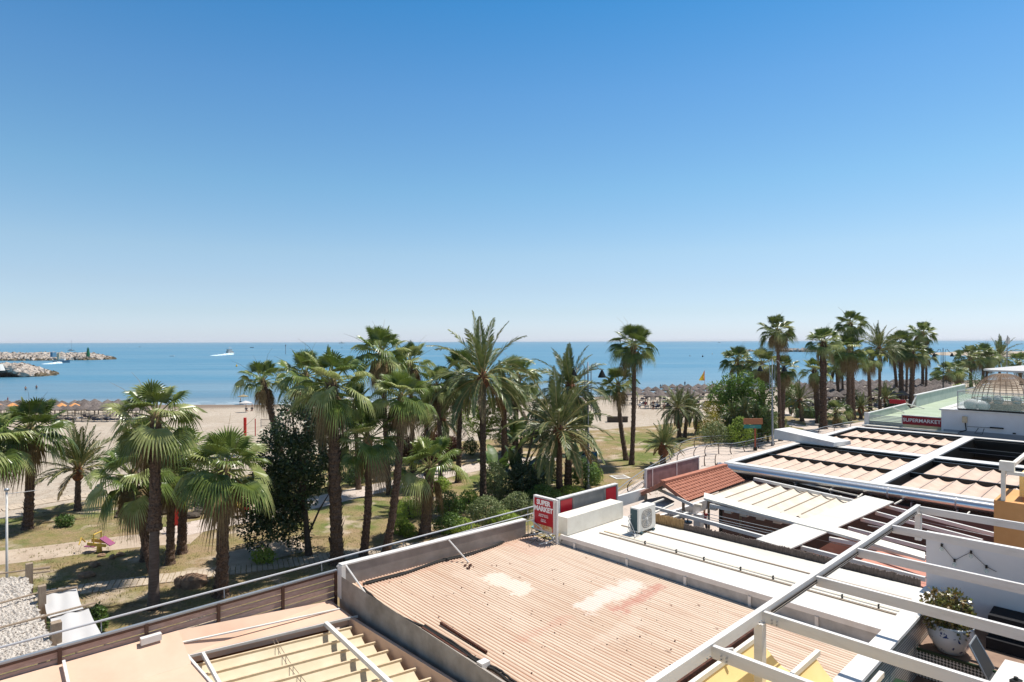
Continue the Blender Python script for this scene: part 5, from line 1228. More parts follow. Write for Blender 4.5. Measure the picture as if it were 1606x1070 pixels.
# orange neighbour
ob=thing('orange_building','orange rendered party wall of the neighbouring terrace behind the pergola','building',W(23,0,0))
b=MB(); b.ubox(22,24,-8,3.4,.02,6.5); obj('wall',b,'orange_wall',ob)
np_=thing('neighbour_pergola','cream pergola post and beams with a folded yellow awning on the orange wall','pergola',W(22.3,3,6.5))
p=PV(1573,785,3.2); up_=p.dot(AX); zt=PV(1573,742,3.2).z
b=MB(); b.ubox(up_-.05,up_+.05,3.15,3.25,6.5,zt-.02); obj('post',b,'cream_metal',np_)
b=MB(); b.ubox(up_-.10,up_+.10,2.95,3.28,zt+.08,zt+.34); b.ubox(up_-.06,up_+4.5,3.14,3.24,zt-.02,zt+.075); b.ubox(up_-.08,up_+.08,-3,3.12,zt-.02,zt+.07); obj('beams',b,'cream_metal',np_)
b=MB(); b.ubox(up_+.4,up_+1.2,2.3,2.9,6.6,zt-.05); b.ubox(up_-.05,up_+1.0,1.2,2.2,6.5,zt+.05); obj('folded_awning',b,'awning_yellow',np_)
# ================================================================== left foreground canopies
cn=thing('brushwood_canopy','white-speckled brushwood canopy roof at the left edge below the garden','canopy',G(30,970,0))
q00,q10,q11,q01=G(-120,915,2.8),G(41,903,2.8),G(84,1018,2.8),G(-160,1090,2.8)
b=MB(); n=60; vs=[]
for j in range(n+1):
    for i in range(n+1):
        s_,t_=i/n,j/n; p=q00.lerp(q10,s_).lerp(q01.lerp(q11,s_),t_); p.z+=R.uniform(-.03,.03)+.05*math.sin(t_*9.4)+.05*mnoise.noise(p*1.3); 
        if i==n: p+=V((R.uniform(-.08,.08),R.uniform(-.08,.08),0))
        vs.append(p)
b.add(vs,[(j*(n+1)+i,j*(n+1)+i+1,(j+1)*(n+1)+i+1,(j+1)*(n+1)+i) for j in range(n) for i in range(n)]); obj('roof_mat',b,'pebble_roof',cn)
for (x0,y0,x1,y1) in ((-60,908,78,889),(-60,962,62,929),(-60,1000,150,945),(70,929,121,920)): b=MB(); b.tube([G(x0,y0,2.92),G(x1,y1,2.92)],.03,6); obj('cross_pole',b,'post_wood',cn)
for (px,y0,y1,w_) in ((45,884,925,.2),(65,919,955,.2),(87,976,1017,.24)):
    b=MB(); p=G(px,y0,3.25); b.box(V((p.x,p.y,1.63)),(w_,w_,3.26),ANG); obj('post',b,'post_wood',cn)
b=MB(); b.tube([G(45,894,3.0),G(78,890,3.0)],.04,6); b.tube([G(45,900,2.9),G(78,896,2.9)],.03,6); obj('rail',b,'post_wood',cn)
ct=thing('white_shade_cloth','rumpled white shade cloth stretched beside the brushwood canopy','shade cloth',G(110,970,0))
q00,q10,q11,q01=G(68,934,2.85),G(119,922,2.85),G(164,1000,2.75),G(92,1020,2.75); b=MB(); n=30; vs=[]
for j in range(n+1):
    for i in range(n+1):
        s_,t_=i/n,j/n; p=q00.lerp(q10,s_).lerp(q01.lerp(q11,s_),t_); p.z+=-.28*math.sin(PI*min(1,t_/.45))*(t_<.45)-.10*math.sin(PI*max(0,(t_-.45)/.55))+.035*math.sin(s_*9+t_*7)*math.sin(PI*s_)+.05*mnoise.noise(V((s_*3,t_*5,2))); vs.append(p)
b.add(vs,[(j*(n+1)+i,j*(n+1)+i+1,(j+1)*(n+1)+i+1,(j+1)*(n+1)+i) for j in range(n) for i in range(n)]); o=obj('cloth',b,'white_fabric',ct,smooth=True)
b=MB(); b.tube([q00+V((0,0,.03)),q10+V((0,0,.03))],.025,6); b.tube([q00.lerp(q01,.45),q10.lerp(q11,.45)],.02,6); obj('edge_pole',b,'post_wood',ct)
for q in (q10,q11): b=MB(); b.tube([V((q.x,q.y,0)),q],.04,6); obj('support_post',b,'post_wood',ct)
# white lamp post at left
lt=GY(10,770,24.5); t=thing('white_lamp_post','thin white lamp post with a small ball top and side arm at the left edge','lamp post',V((lt.x,lt.y,0)))
b=MB(); b.tube([V((lt.x,lt.y,0)),V((lt.x,lt.y,2.5)),lt-V((0,0,.05))],[.055,.045,.035],10); obj('pole',b,'white_paint',t,smooth=True)
b=MB(); b.ball(lt+V((0,0,.04)),.09,.8); obj('ball_top',b,'grey_metal',t,smooth=True)
b=MB(); b.tube([lt-V((0,0,.12)),lt+V((1.2,0,.02))],.012,5); obj('side_arm',b,'white_paint',t)
# boulders, logs, playground
def boulder(px,py,w_,h_,label,m='stone',seed=1,nm='boulder',group=None):
    p=G(px,py); s=p.y/F; rnd=random.Random(seed); b=MB(); c=p+V((0,0,h_*s*.35)); k0=len(b.v)
    b.ball(c,(w_*s/2,w_*s*.38,h_*s*.62),seg=9,ring=6,jit=.16); return solo(nm,b,m,label,'rock',p,group)
boulder(302,919,46,20,'large angular brown boulder beside the boardwalk under the palms')
boulder(283,921,22,18,'smaller boulder leaning on the left side of the large angular one')
boulder(135,905,28,9,'flat dark boulder on the lawn above the boardwalk start')
boulder(148,889,17,8,'small pale boulder on the lawn below the play rocker')
boulder(158,873,13,5,'little pale rock just below the play rocker')
boulder(175,877,10,8,'reddish rock at the left of the rock pair')
boulder(187,872,14,6,'pale rock at the right of the rock pair')
for i,(x,y,w_,h_) in enumerate(((193,806,22,9),(200,800,20,10),(232,812,26,12),(246,800,20,9),(258,806,24,10),(300,812,26,9),(312,806,22,8),(236,824,20,9),(185,812,14,5))):
    boulder(x,y,w_,h_,'dark rock in the heap of stones behind the left palm clump','bark',i,group='heap of dark stones behind the left palm clump')
boulder(853,690,9,7,'pale round stone at the top of the leaning trunk'.replace('top of the leaning trunk','edge of the dry lawn'),'stone')
pr_=G(155,866); t=thing('play_rocker','purple and yellow two-seat children rocker on the sandy patch of lawn','play equipment',pr_)
b=MB(); b.tube([pr_+V((0,0,0)),pr_+V((0,0,.45))],[.14,.1],10); obj('spring',b,'play_yellow',t)
def slab(c,dx,dz,w_,l_,th,m,nm):
    w_*=.75;l_*=.75;th*=.7
    b=MB(); c=pr_+V(c)*.75; a=V((dx,0,dz)).normalized()*l_/2; n=V((0,1,0))*w_/2; k=V((-a.z,0,a.x)).normalized()*th; b.hexa([c-a-n,c+a-n,c+a+n,c-a+n,c-a-n+k,c+a-n+k,c+a+n+k,c-a+n+k]); obj(nm,b,m,t)
slab((-.55,0,.42),1,-.05,.55,.7,.06,'play_purple','seat'); slab((.55,0,.75),1,-.7,.6,.9,.06,'play_purple','side_panel'); slab((0,.3,.55),1,-.1,.07,1.5,.25,'play_yellow','frame'); slab((0,-.3,.5),1,-.1,.07,1.3,.22,'play_yellow','frame')
b=MB(); b.tube([pr_+V((-.1,-.3,.5)),pr_+V((-.1,-.3,1.0)),pr_+V((-.1,.3,1.0)),pr_+V((-.1,.3,.5))],.04,6); b.tube([pr_+V((-.9,-.25,.45)),pr_+V((-.95,0,.75)),pr_+V((-.9,.25,.45))],.035,6); obj('handle',b,'play_yellow',t)
p=G(272,836); t=thing('red_play_frame','tall red play frame half hidden by the left palm trunks','play equipment',p)
b=MB(); 
for dx in (-.25,.25): b.tube([p+V((dx,0,0)),p+V((dx,0,2.4))],.05,6)
b.tube([p+V((-.25,0,2.4)),p+V((.25,0,2.4))],.05,6); obj('frame',b,'play_red',t)
b=MB(); b.box(p+V((0,.1,1.0)),(.4,.1,1.2)); obj('panel',b,'play_red',t)
p=G(375,812); t=thing('yellow_play_bar','yellow and red climbing bar left of the big dark tree','play equipment',p)
b=MB(); b.tube([p+V((-1.2,0,1.4)),p+V((.3,0,.5)),p+V((.35,0,0))],.05,6); b.tube([p+V((-1.2,.3,1.4)),p+V((.3,.3,.5))],.05,6); b.tube([p+V((-1.2,0,1.4)),p+V((-1.2,0,0))],.05,6); obj('bars',b,'play_yellow',t)
b=MB(); b.box(p+V((.35,.15,.55)),(.25,.4,.3)); obj('red_block',b,'play_red',t)
b=MB(); p=G(972,749); b.box(p+V((0,0,.03)),(1.3,1.3,.06),.3); b.box(p+V((0,0,.07)),(.9,.9,.04),.3,1); solo('manhole_slab',b,['white_paint','concrete' if 'concrete' in M else 'curb_render'],'square pale concrete slab set in the lawn in front of the grey panel','slab',p)
# ================================================================== lamps, railings, signs
def double_lamp(px,pb,pt,arm,label,Y=None,m='lamp_grey'):
    base=T(px,pb) if Y is None else V(((px-803)/F*Y,Y,0)); Y=base.y; h=H-(pt-hy(px))/F*Y; t=thing('double_street_lamp',label,'street lamp',base,'double-armed street lamps on the promenade'); a=arm*Y/F
    x,y=base.x,base.y; b=MB(); b.tube([V((x,y,0)),V((x,y,.35)),V((x,y,.4)),V((x,y,h*.45)),V((x,y,h*.46)),V((x,y,h))],[.16,.15,.10,.09,.065,.05],10); obj('pole',b,m,t,smooth=True)
    for sg_ in (-1,1):
        b=MB(); hh=h-.55*a; b.tube([V((x+sg_*.22*a,y,h*.62)),V((x+sg_*.22*a,y,hh+.1*a)),V((x+sg_*.3*a,y,hh+.38*a)),V((x+sg_*.48*a,y,hh+.42*a)),V((x+sg_*.62*a,y,hh+.2*a)),V((x+sg_*.8*a,y,hh+.05*a)),V((x+sg_*1.*a,y,hh))],.035,6)
        b.tube([V((x,y,h*.64)),V((x+sg_*.22*a,y,h*.64))],.03,5); b.tube([V((x,y,h*.72)),V((x+sg_*.22*a,y,h*.72))],.03,5); obj('arm',b,m,t)
        b=MB(); c=V((x+sg_*a,y,hh)); b.tube([c,c-V((0,0,.12)),c-V((0,0,.3)),c-V((0,0,.52)),c-V((0,0,.58))],[.05,.11,.2,.3,.31],12); obj('lantern',b,'black_metal',t)
    return t
double_lamp(922,768,568,22,'tall grey double lamp in front of the open lawn in the middle')
double_lamp(1211,700,563,19,'grey double lamp beside the tall palm right of the wooden sign')
double_lamp(1479,640,546,14,'slender dark double lamp at the corner of the glass railing',m='black_metal')
b=MB(); p=T(1579,606); b.tube([V((p.x,p.y,0)),V((p.x,p.y,9))],.08,6); solo('grey_pole',b,'lamp_grey','thin grey pole beneath the flat parasol beside the far date palm','pole',p)
t=thing('white_flag','white pennant on a pole above the far date palm','flag',T(1580,600)); q=wloc(t); h=GY(1580,526,q.y).z; b=MB(); b.tube([q,V((q.x,q.y,h))],.06,5); obj('pole',b,'lamp_grey',t)
b=MB(); s=q.y/F; z0=GY(1580,540,q.y).z; b.add([V((q.x,q.y,h)),V((q.x+4*s,q.y,(h+z0)/2+.4)),V((q.x+5*s,q.y+.3,z0)),V((q.x-3*s,q.y+.2,z0+.4))],[(0,1,2,3)]); obj('pennant',b,'white_fabric',t)
def railing(px,label,hgt=1.05,nm='curved_railing',dense=1,z=0.):
    P=[G(*p,z) for p in px]; c=sum(P,V((0,0,0)))/len(P); t=thing(nm,label,'railing',c); 
    L_=smoothline(P,3)
    for p,q in zip(P,P[1:]+[P[-1]+(P[-1]-P[-2])]):
        d=(q-p).normalized(); n=V((-d.y,d.x,0)); n=n if n.y<0 else n; b=MB()
        b.tube([p,p+n*.16+V((0,0,hgt*.3)),p+n*.14+V((0,0,hgt*.6)),p-n*.05+V((0,0,hgt*.92)),p-n*.16+V((0,0,hgt))],[.055,.045,.04,.035,.03],6); obj('post',b,'dark_brown_metal',t)
    b=MB(); b.tube([p+V((0,0,hgt)) for p in L_],.03,6)
    for hh in (.3,.55,.8): b.tube([p+V((0,0,hgt*hh)) for p in L_],.012,5)
    obj('rails',b,'grey_metal',t)
railing([(956,803),(987,776),(1012,757),(1036,742),(1064,727),(1090,719.5),(1107,715.5),(1127,712.5),(1147,713),(1168,709),(1190,704),(1215,698),(1240,693)],'long curved railing with bowed dark posts along the near side of the ramp')
railing([(1034,737),(1052,722),(1068,711),(1090,703),(1115,700),(1145,699),(1175,697),(1205,693)],'curved railing with bowed posts along the lawn side of the ramp')
railing([(1105,731),(1122,731)],'short pair of bowed railing posts behind the mauve panel')
railing([(1262,694),(1285,686),(1310,680),(1335,675),(1358,672),(1380,668)],'grey railing running towards the green roof behind the dark-framed roof')
p=G(1184,707); t=thing('wooden_direction_sign','wooden board over a teal board on a reddish post at the promenade bend','sign',p)
b=MB(); b.tube([p,p+V((0,0,2.55))],.09,8); obj('post',b,'red_wood',t)
s=p.y/F; b=MB(); b.box(p+V((-4*s,-.12,2.95)),(30*s,.12,9*s)); o=obj('wooden_board',b,'sign_wood',t)
b=MB(); b.box(p+V((-5*s,-.12,2.95-8.2*s)),(27*s,.1,5.6*s)); obj('teal_board',b,'teal_sign',t)
text('lettering','LIDO BEACH'.replace('LIDO BEACH','- - - -'),p+V((-5*s,-.18,2.95-8.2*s)),(V((1,0,0)),V((0,0,1))),3.6*s,'white_letter',t)
b=MB(); b.tube([p,p+V((0,0,.35))],.2,8); b.ubox(0,0.001,0,.001,0,.001); obj('base',b,'black_metal',t)
# yellow and red flag on the beach
p=T(1105,618); t=thing('lifeguard_flag','yellow and orange-red flag hanging from a pole at the water edge','flag',p); s=p.y/F
top=GY(1105,580,p.y); b=MB(); b.tube([p,top],.06,6); obj('pole',b,'white_paint',t)
b=MB(); vs=[]
for j in range(7):
    for i in range(5): f_=i/4; g=j/6; vs.append(top+V((-f_*8*s*(.35+.75*g),.3*math.sin(f_*5+g*3),-.3-g*15*s-f_*3.*s*(1-g))))
b.add(vs,[(j*5+i,j*5+i+1,(j+1)*5+i+1,(j+1)*5+i) for j in range(6) for i in range(4)]); 
b.mi=[1 if (i<1) else 0 for j in range(6) for i in range(4)]; obj('flag_cloth',b,['flag_yellow','flag_red'],t)
# beach objects
p=T(968,662); s=p.y/F; b=MB(); b.box(p+V((0,0,4*s)),(31*s,.9,7.5*s)); b.box(p+V((0,0,8.2*s)),(33*s,1.0,.8*s)); solo('beach_crate_wall',b,'bark','long low brown timber bin standing on the sand behind the lawn palms','timber bin',p)
p=T(1238,638); s=p.y/F; t=thing('beach_kiosk','blue beach kiosk box with a round yellow sign','kiosk',p); b=MB(); b.box(p+V((0,0,6*s)),(15*s,1.5,11*s)); b.prism([p+V((x*s,y,12.5*s)) for x,y in ((-8.5,-1),(8.5,-1),(8.5,1),(-8.5,1))],.1); obj('box',b,'kiosk_blue',t)
b=MB(); b.add([p+V((2*s+5*s*math.cos(a),-.78,6*s+3.2*s*math.sin(a))) for a in [2*PI*k/16 for k in range(16)]],[tuple(range(16))]); obj('yellow_sign',b,'flag_yellow',t)
nt=T(384,693); t=thing('volleyball_net','white-edged beach volleyball net between slim posts','net',T(430,670)); 
a_=T(409,670);c_=T(452,669); s=a_.y/F; b=MB()
for q in (a_,c_): b.tube([q,q+V((0,0,13*s))],.04,5)
obj('post',b,'lamp_grey',t); b=MB()
za,zb=2*s,12*s
for z_ in (za,zb): b.tube([a_+V((0,0,z_)),c_+V((0,0,z_))],.03,4)
for k in range(24): b.tube([a_.lerp(c_,k/23)+V((0,0,za)),a_.lerp(c_,k/23)+V((0,0,zb))],.006,3)
for k in range(7): b.tube([a_+V((0,0,za+(zb-za)*k/7)),c_+V((0,0,za+(zb-za)*k/7))],.006,3)
obj('mesh',b,'cable',t)
for px,y0,y1,l in ((384,692,658,'nearer padded red beach post left of the volleyball net'),(400,684,657,'farther slim red beach post left of the volleyball net')):
    q=T(px,y0); s=q.y/F; b=MB(); b.tube([q,q+V((0,0,(y0-y1)*s))],.06,6); t=thing('red_beach_post',l,'post',q); obj('post',b,'net_red',t)
    if px==384: b=MB(); b.tube([q+V((0,0,.6)),q+V((0,0,2.6))],.17,8); obj('pad',b,'play_red',t)
# ------------------------------------------------------------------ parasols and sunbeds
def make_parasol(m,nm='thatched_parasol'):
    t=thing(nm,'x','parasol',(0,0,0)); b=MB(); n=18; rings=[(0,2.28),(.25,2.14),(.6,1.93),(.98,1.70)]; rnd=random.Random(3)
    vs=[V((0,0,2.3))]
    for r_,z_ in rings[1:]: vs+=[V((r_*math.cos(a)*rnd.uniform(.93,1.05),r_*math.sin(a)*rnd.uniform(.93,1.05),z_+rnd.uniform(-.03,.03))) for a in [2*PI*k/n for k in range(n)]]
    vs+=[V((x.x*1.03,x.y*1.03,1.58+rnd.uniform(-.05,.05))) for x in vs[-n:]]
    f_=[(0,1+k,1+(k+1)%n) for k in range(n)]
    for j in range(3): f_+=[(1+j*n+k,1+(j+1)*n+k,1+(j+1)*n+(k+1)%n,1+j*n+(k+1)%n) for k in range(n)]
    b.add(vs,f_); obj('canopy',b,m,t); b=MB(); b.tube([V((0,0,-.1)),V((0,0,2.2))],.045,6); obj('pole',b,'post_wood',t); return t
def make_bed(m):
    t=thing('sunbed','x','sunbed',(0,0,0)); b=MB(); b.box((0,-.2,.32),(.62,1.3,.09)); b.hexa([V(p) for p in ((-.31,.45,.28),(.31,.45,.28),(.31,.5,.28),(-.31,.5,.28),(-.31,1.0,.68),(.31,1.0,.68),(.31,1.02,.74),(-.31,1.02,.74))]); obj('mattress',b,m,t)
    b=MB()
    for x in (-.27,.27):
        for y in (-.7,.35): b.tube([V((x,y,0)),V((x,y,.28))],.025,5)
    obj('legs',b,'bed_white',t); return t
pa=make_parasol('thatch'); po=make_parasol('orange_parasol','orange_parasol'); bd=make_bed('bed_dark'); bw=make_bed('bed_white')
first={}
PRn=random.Random(21)
def put(src,x,y,rz,label,group,s=1.):
    p=V((x,y,TZ(x,y)))
    if src.name not in first:
        first[src.name]=1; src.location=p; src.rotation_euler=(0,0,rz); src.scale=(s,s,s); src['label']=label; src['group']=group; return src
    return dup(src,p,rz,s,label,group)
cnt=0
for r_ in range(7):
    Yr=111-r_*3.1
    x0=(-25-803)/F*Yr; x1=(222-803)/F*Yr; x=x0+PRn.uniform(0,1)
    while x<x1:
        px=803+x/Yr*F; y=Yr+PRn.uniform(-.4,.4)
        if PRn.random()<.93:
            if r_==4 and (-5<px<22 or 86<px<118): put(po,x,y,PRn.uniform(0,6),'orange cloth parasol among the grey thatched ones at left','orange parasols on the left beach',1.05)
            else: put(pa,x,y,PRn.uniform(0,6),'grey thatched parasol in the %s of the left beach parasols'%('row nearest the water','rear rows','rear rows','middle rows','middle rows','front rows','front rows')[r_] if 0 else 'grey thatched parasol in the %s of the parasol field at left'%('row nearest the water' if r_==0 else 'front row' if r_==6 else 'middle rows'),'parasols nearest the water at left' if r_==0 else 'front-row parasols at left' if r_==6 else 'middle-row parasols at left',PRn.uniform(.95,1.1))
        if r_>=4 and PRn.random()<.8:
            put(bd if PRn.random()<.6 else bw,x+.75,y-.6,PRn.uniform(-.1,.1)+PI,'x','y'); 
        x+=1.95
for o in list(COL.objects):
    if o.name.startswith('sunbed') and o.get('label')=='x': 
        m_=o.children[0].data.materials[0].name
        o['label']=('dark' if m_=='bed_dark' else 'white')+' sunbed under the thatched parasols at left'; o['group']=('dark' if m_=='bed_dark' else 'white')+' sunbeds at left'
def tpar(px,py,group,label,s=1.,bed=0):
    p=T(px,py)
    q=put(pa,p.x,p.y,PRn.uniform(0,6),label,group,s)
    for k in range(bed): put(bd if PRn.random()<.75 else bw,p.x+(-.8,.8,1.7)[k],p.y-.7,PI+PRn.uniform(-.2,.2),('dark' if 1 else '')+' sunbed with people\'s things under the parasols in the middle' if 0 else 'sunbed under the parasols behind the lone palms','sunbeds behind the lone palms')
rowsR=[(622.5,[1044,1054,1068,1080,1096,1106,1118,1130,1142,1156,1168,1180],'row nearest the water, right of the lone palms'),(628,[986,1000,1016,1030,1046,1060,1074,1088,1104,1118,1132,1146],'second row from the water behind the lone palms'),(635,[984,998,1016,1034,1052,1066,1082,1098,1114],'third row from the water behind the lone palms'),(641,[1020,1036,1052,1070,1088],'landward row behind the lone palms')]
for py,xs_,l in rowsR:
    for px in xs_: tpar(px+PRn.uniform(-2,2),py-(px-1000)*.012+PRn.uniform(-.5,.5),'parasols in the '+l,'grey thatched parasol in the '+l,1.25,2 if py>627 else 1)
nP=0
for r_ in range(9):
    l='row nearest the water behind the right-hand palms' if r_==0 else ('landward row behind the right-hand palms' if r_==8 else 'crowded middle rows behind the right-hand palms')
    py=614.5+r_*3.0+(r_>4)*(r_-4)*.8
    px=1236+PRn.uniform(0,6)
    while px<1486:
        y_=py-(px-1236)*(.020 if r_<6 else .03)
        if not(px<1262 and r_>1) and PRn.random()<.9: tpar(px,y_+PRn.uniform(-.5,.5),'parasols in the '+l,'grey thatched parasol in the '+l,1.12,0)
        if r_>=3 and PRn.random()<.75 and px>1262: p=T(px+5,y_+1.5); put(bd,p.x,p.y,PI,'dark sunbed under the parasols behind the right-hand palms','sunbeds behind the right-hand palms') if PRn.random()<.55 else put(bw,p.x,p.y,PI,'white sunbed under the parasols behind the right-hand palms','white sunbeds behind the right-hand palms')
        px+=12.5-r_*.1+ r_*.35
# ------------------------------------------------------------------ sea objects
def rocks(name,line,w_,h_,n,m,label,seed,rs,wet=True):
    rnd=random.Random(seed); P=[G(*p,SEA) for p in line]; c=sum(P,V((0,0,0)))/len(P); t=thing(name,label,'breakwater',c); segs=[(a,b_) for a,b_ in zip(P,P[1:])]; LL=[(b_-a).length for a,b_ in segs]; b=MB(); b2=MB()
    for k in range(n):
        q=rnd.uniform(0,sum(LL)); i=0
        while q>LL[i] and i<len(LL)-1: q-=LL[i]; i+=1
        a,e=segs[i]; d=(e-a).normalized(); nn=V((-d.y,d.x,0)); s_=rnd.uniform(-1,1); end=min(1,((sum(LL[:i])+q)/1e9 + (sum(LL)-sum(LL[:i])-q)/ (w_*1.3))+.15)
        z_=SEA+h_*(1-abs(s_)**1.4)*min(1,end)*rnd.uniform(.7,1.0); r_=rs*rnd.uniform(.5,1.2)
        (b2 if (z_<SEA+.9 and wet) else b).ball(a+d*min(q,LL[i])+nn*s_*w_*min(1,end+.2)+V((0,0,z_-(a.z)))-V((0,0,r_*.4)),(r_*rnd.uniform(.7,1.3),r_*rnd.uniform(.7,1.3),r_*rnd.uniform(.6,1)),seg=6,ring=4,jit=.3)
    obj('rocks',b,m,t); 
    if b2.v: obj('wet_rocks',b2,'rock_wet',t)
    return t
rocks('rock_breakwater',[(-150,588),(-60,590),(0,592),(40,589),(76,587)],11,5.2,1500,'rock_white','nearer pale rock breakwater ending at the left edge of the bay',3,1.5)
rocks('rock_breakwater',[(-200,565),(-60,565),(60,565),(120,564.5),(178,563.5)],14,5.4,2200,'rock_white','far pale rock breakwater with the green beacon on it',4,2.0)
rocks('rock_breakwater',[(1226,551.5),(1250,552),(1290,552)],9,3.4,420,'rock_white','small detached pale breakwater left of the right-hand palms',5,2.2)
rocks('rock_breakwater',[(1150,550.5),(1166,551),(1183,551.5)],5,1.6,120,'rock_white','low pale rock reef half hidden by the dense green trees',6,2.0)
b=MB(); P0=[(1440,556),(1480,557.5),(1560,559),(1700,562),(1800,560),(1800,552),(1640,552),(1520,552.5),(1470,553)]; P0=[G(x,y,SEA) for x,y in P0]; c=sum(P0,V((0,0,0)))/len(P0)
b.add([p for p in P0]+[p.lerp(c,.25)+V((0,0,1.2)) for p in P0]+[c+V((0,0,1.8))],[(i,(i+1)%9,(i+1)%9+9,i+9) for i in range(9)]+[(i+9,(i+1)%9+9,18) for i in range(9)]); struct('sand_spit',b,'sand','sandy spit across the far right side of the bay',smooth=True)
p=GY(0,571,213); b=MB(); b.tube([V((p.x-1,p.y,1.5)),V((p.x-1,p.y,3.6))],[2.2,1.5],16); b.tube([V((p.x-2,p.y,3.6)),V((p.x-2,p.y,4.8))],[1.3,1.1],12); solo('white_harbour_tower',b,'white_paint','white base of a small harbour light at the left edge on the nearer breakwater','tower',p,smooth=False)
Yb=441; p=GY(138,555,Yb); s=Yb/F; t=thing('green_beacon','green tapered harbour beacon near the tip of the far breakwater','beacon',p); b=MB(); b.tube([p-V((0,0,2)),p+V((0,0,.2*s)),p+V((0,0,7.5*s))],[2.6*s,2.5*s,1.3*s],12); obj('tower',b,'beacon_green',t)
b=MB(); b.tube([p+V((0,0,7.5*s)),p+V((0,0,8*s))],1.9*s,12); b.tube([p+V((0,0,8*s)),p+V((0,0,9.6*s)),p+V((0,0,10.4*s))],[.8*s,.8*s,.2*s],8); obj('lantern',b,'beacon_green',t)
b=MB(); q=GY(92,562,Yb-12); b.box(V((q.x,q.y,1.2)),(3*s,3*s,4.6)); q2=GY(86,558,Yb); b.box(V((q2.x-1,q2.y,2.4)),(3.5*s,4,3.4),0,1); solo('harbour_hut',b,['tan_wood','hull_blue'],'brown and blue huts on the far breakwater','hut',q)
def hull(b,L_,w_,h_,m=0,x0=0.):
    n=12; vs=[]
    for i in range(n+1):
        t=i/n; x=-L_/2+L_*t; ww=w_/2*(1-max(0,(t-.55)/.45)**2.2)*(.85+.15*min(1,t*4)); zz=h_*(1+.35*t*t)
        vs+=[V((x,-ww,zz)),V((x,-ww*.75,-.1)),V((x,ww*.75,-.1)),V((x,ww,zz))]
    b.add(vs,[(i*4+k,i*4+k+1,i*4+k+5,i*4+k+4) for i in range(n) for k in range(3)]+[(i*4+3,i*4,i*4+4,i*4+7) for i in range(n)]+[(0,3,2,1)],m)
def xf(b,p,rz):
    q=Matrix.Rotation(rz,3,'Z'); b.v=[tuple(q@V(v)+p) for v in b.v]; return b
def boat(kind,px,py,Lp,rz,label,cat='boat',m='white_paint'):
    p=G(px,py,SEA); s=p.y/F; L_=Lp*s; t=thing(kind,label,cat,p); hgt=L_*.13
    b=MB(); hull(b,L_,L_*.32,hgt); obj('hull',xf(b,p,rz),m,t)
    if kind=='motor_yacht':
        b=MB(); b.box((-.05*L_,0,hgt+.09*L_),(.62*L_,.26*L_,.17*L_)); b.box((-.1*L_,0,hgt+.26*L_),(.42*L_,.24*L_,.13*L_)); b.box((-.12*L_,0,hgt+.345*L_),(.5*L_,.27*L_,.03*L_)); b.box((-.12*L_,0,hgt+.50*L_),(.34*L_,.25*L_,.025*L_)); b.tube([V((-.12*L_,0,hgt+.5*L_)),V((-.12*L_,0,hgt+.66*L_))],.012*L_,5)
        for x in (-.28,.04):
            for y in (-.11,.11): b.tube([V((x*L_,y*L_,hgt+.36*L_)),V((x*L_,y*L_,hgt+.5*L_))],.008*L_,4)
        obj('superstructure',xf(b,p,rz),'white_paint',t); b=MB(); b.box((-.05*L_,0,hgt+.10*L_),(.635*L_,.265*L_,.06*L_)); b.box((-.1*L_,0,hgt+.27*L_),(.43*L_,.246*L_,.05*L_)); obj('windows',xf(b,p,rz),'black_metal',t)
    elif kind=='sailing_boat':
        b=MB(); b.tube([V((0,0,hgt)),V((0,0,1.75*L_))],L_*.014,5); b.tube([V((0,0,hgt*2.2)),V((-.42*L_,0,hgt*2.0))],L_*.02,5); b.box((-.05*L_,0,hgt+.04*L_),(.4*L_,.18*L_,.09*L_)); b.tube([V((-.48*L_,0,hgt)),V((0,0,1.7*L_)),V((.48*L_,0,hgt))],L_*.004,3); obj('mast_and_cabin',xf(b,p,rz),'lamp_grey',t)
    elif kind=='motor_boat':
        b=MB(); b.box((.02*L_,0,hgt+.07*L_),(.34*L_,.22*L_,.13*L_)); b.box((-.02*L_,0,hgt+.22*L_),(.30*L_,.24*L_,.02*L_))
        for x in (-.14,.1):
            for y in (-.1,.1): b.tube([V((x*L_,y*L_,hgt+.1*L_)),V((x*L_,y*L_,hgt+.22*L_))],.008*L_,4)
        obj('cabin',xf(b,p,rz),'white_paint',t)
    return t
boat('motor_yacht',361,556,17,1.25,'white double-decked motor yacht heading out and leaving a wake')
boat('sailing_boat',112,550.5,10,.15,'sailing boat with bare mast beyond the far breakwater')
boat('motor_boat',97,569,24,.1,'grey-blue motor boat entering the harbour in front of the far breakwater',m='hull_blue')
boat('small_boat',270,559,7,.6,'small white boat alone on the blue water left of the yacht')
boat('small_boat',395,545.5,6,0,'dark dinghy right of the yacht near the horizon',m='black_metal')
boat('small_boat',219,544.5,3,0,'tiny dark boat near the horizon above the small white boat',m='black_metal')
boat('motor_boat',536,538.8,9,0,'white boat on the horizon left of the palm crowns')
boat('small_boat',536,546,3,0,'tiny dark boat below the white one on the horizon',m='black_metal')
boat('small_boat',1128,537.5,4,0,'tiny dark boat on the horizon right of the tall lone palm',m='black_metal')
b=MB(); p=G(448,556,SEA); b.tube([p-V((0,0,1)),p+V((0,0,15*p.y/F))],.3,6); b.box(p+V((0,0,14*p.y/F)),(.9,.9,1.6)); solo('marker_pole',b,'lamp_grey','thin dark marker pole standing in the sea right of the yacht','marker',p)
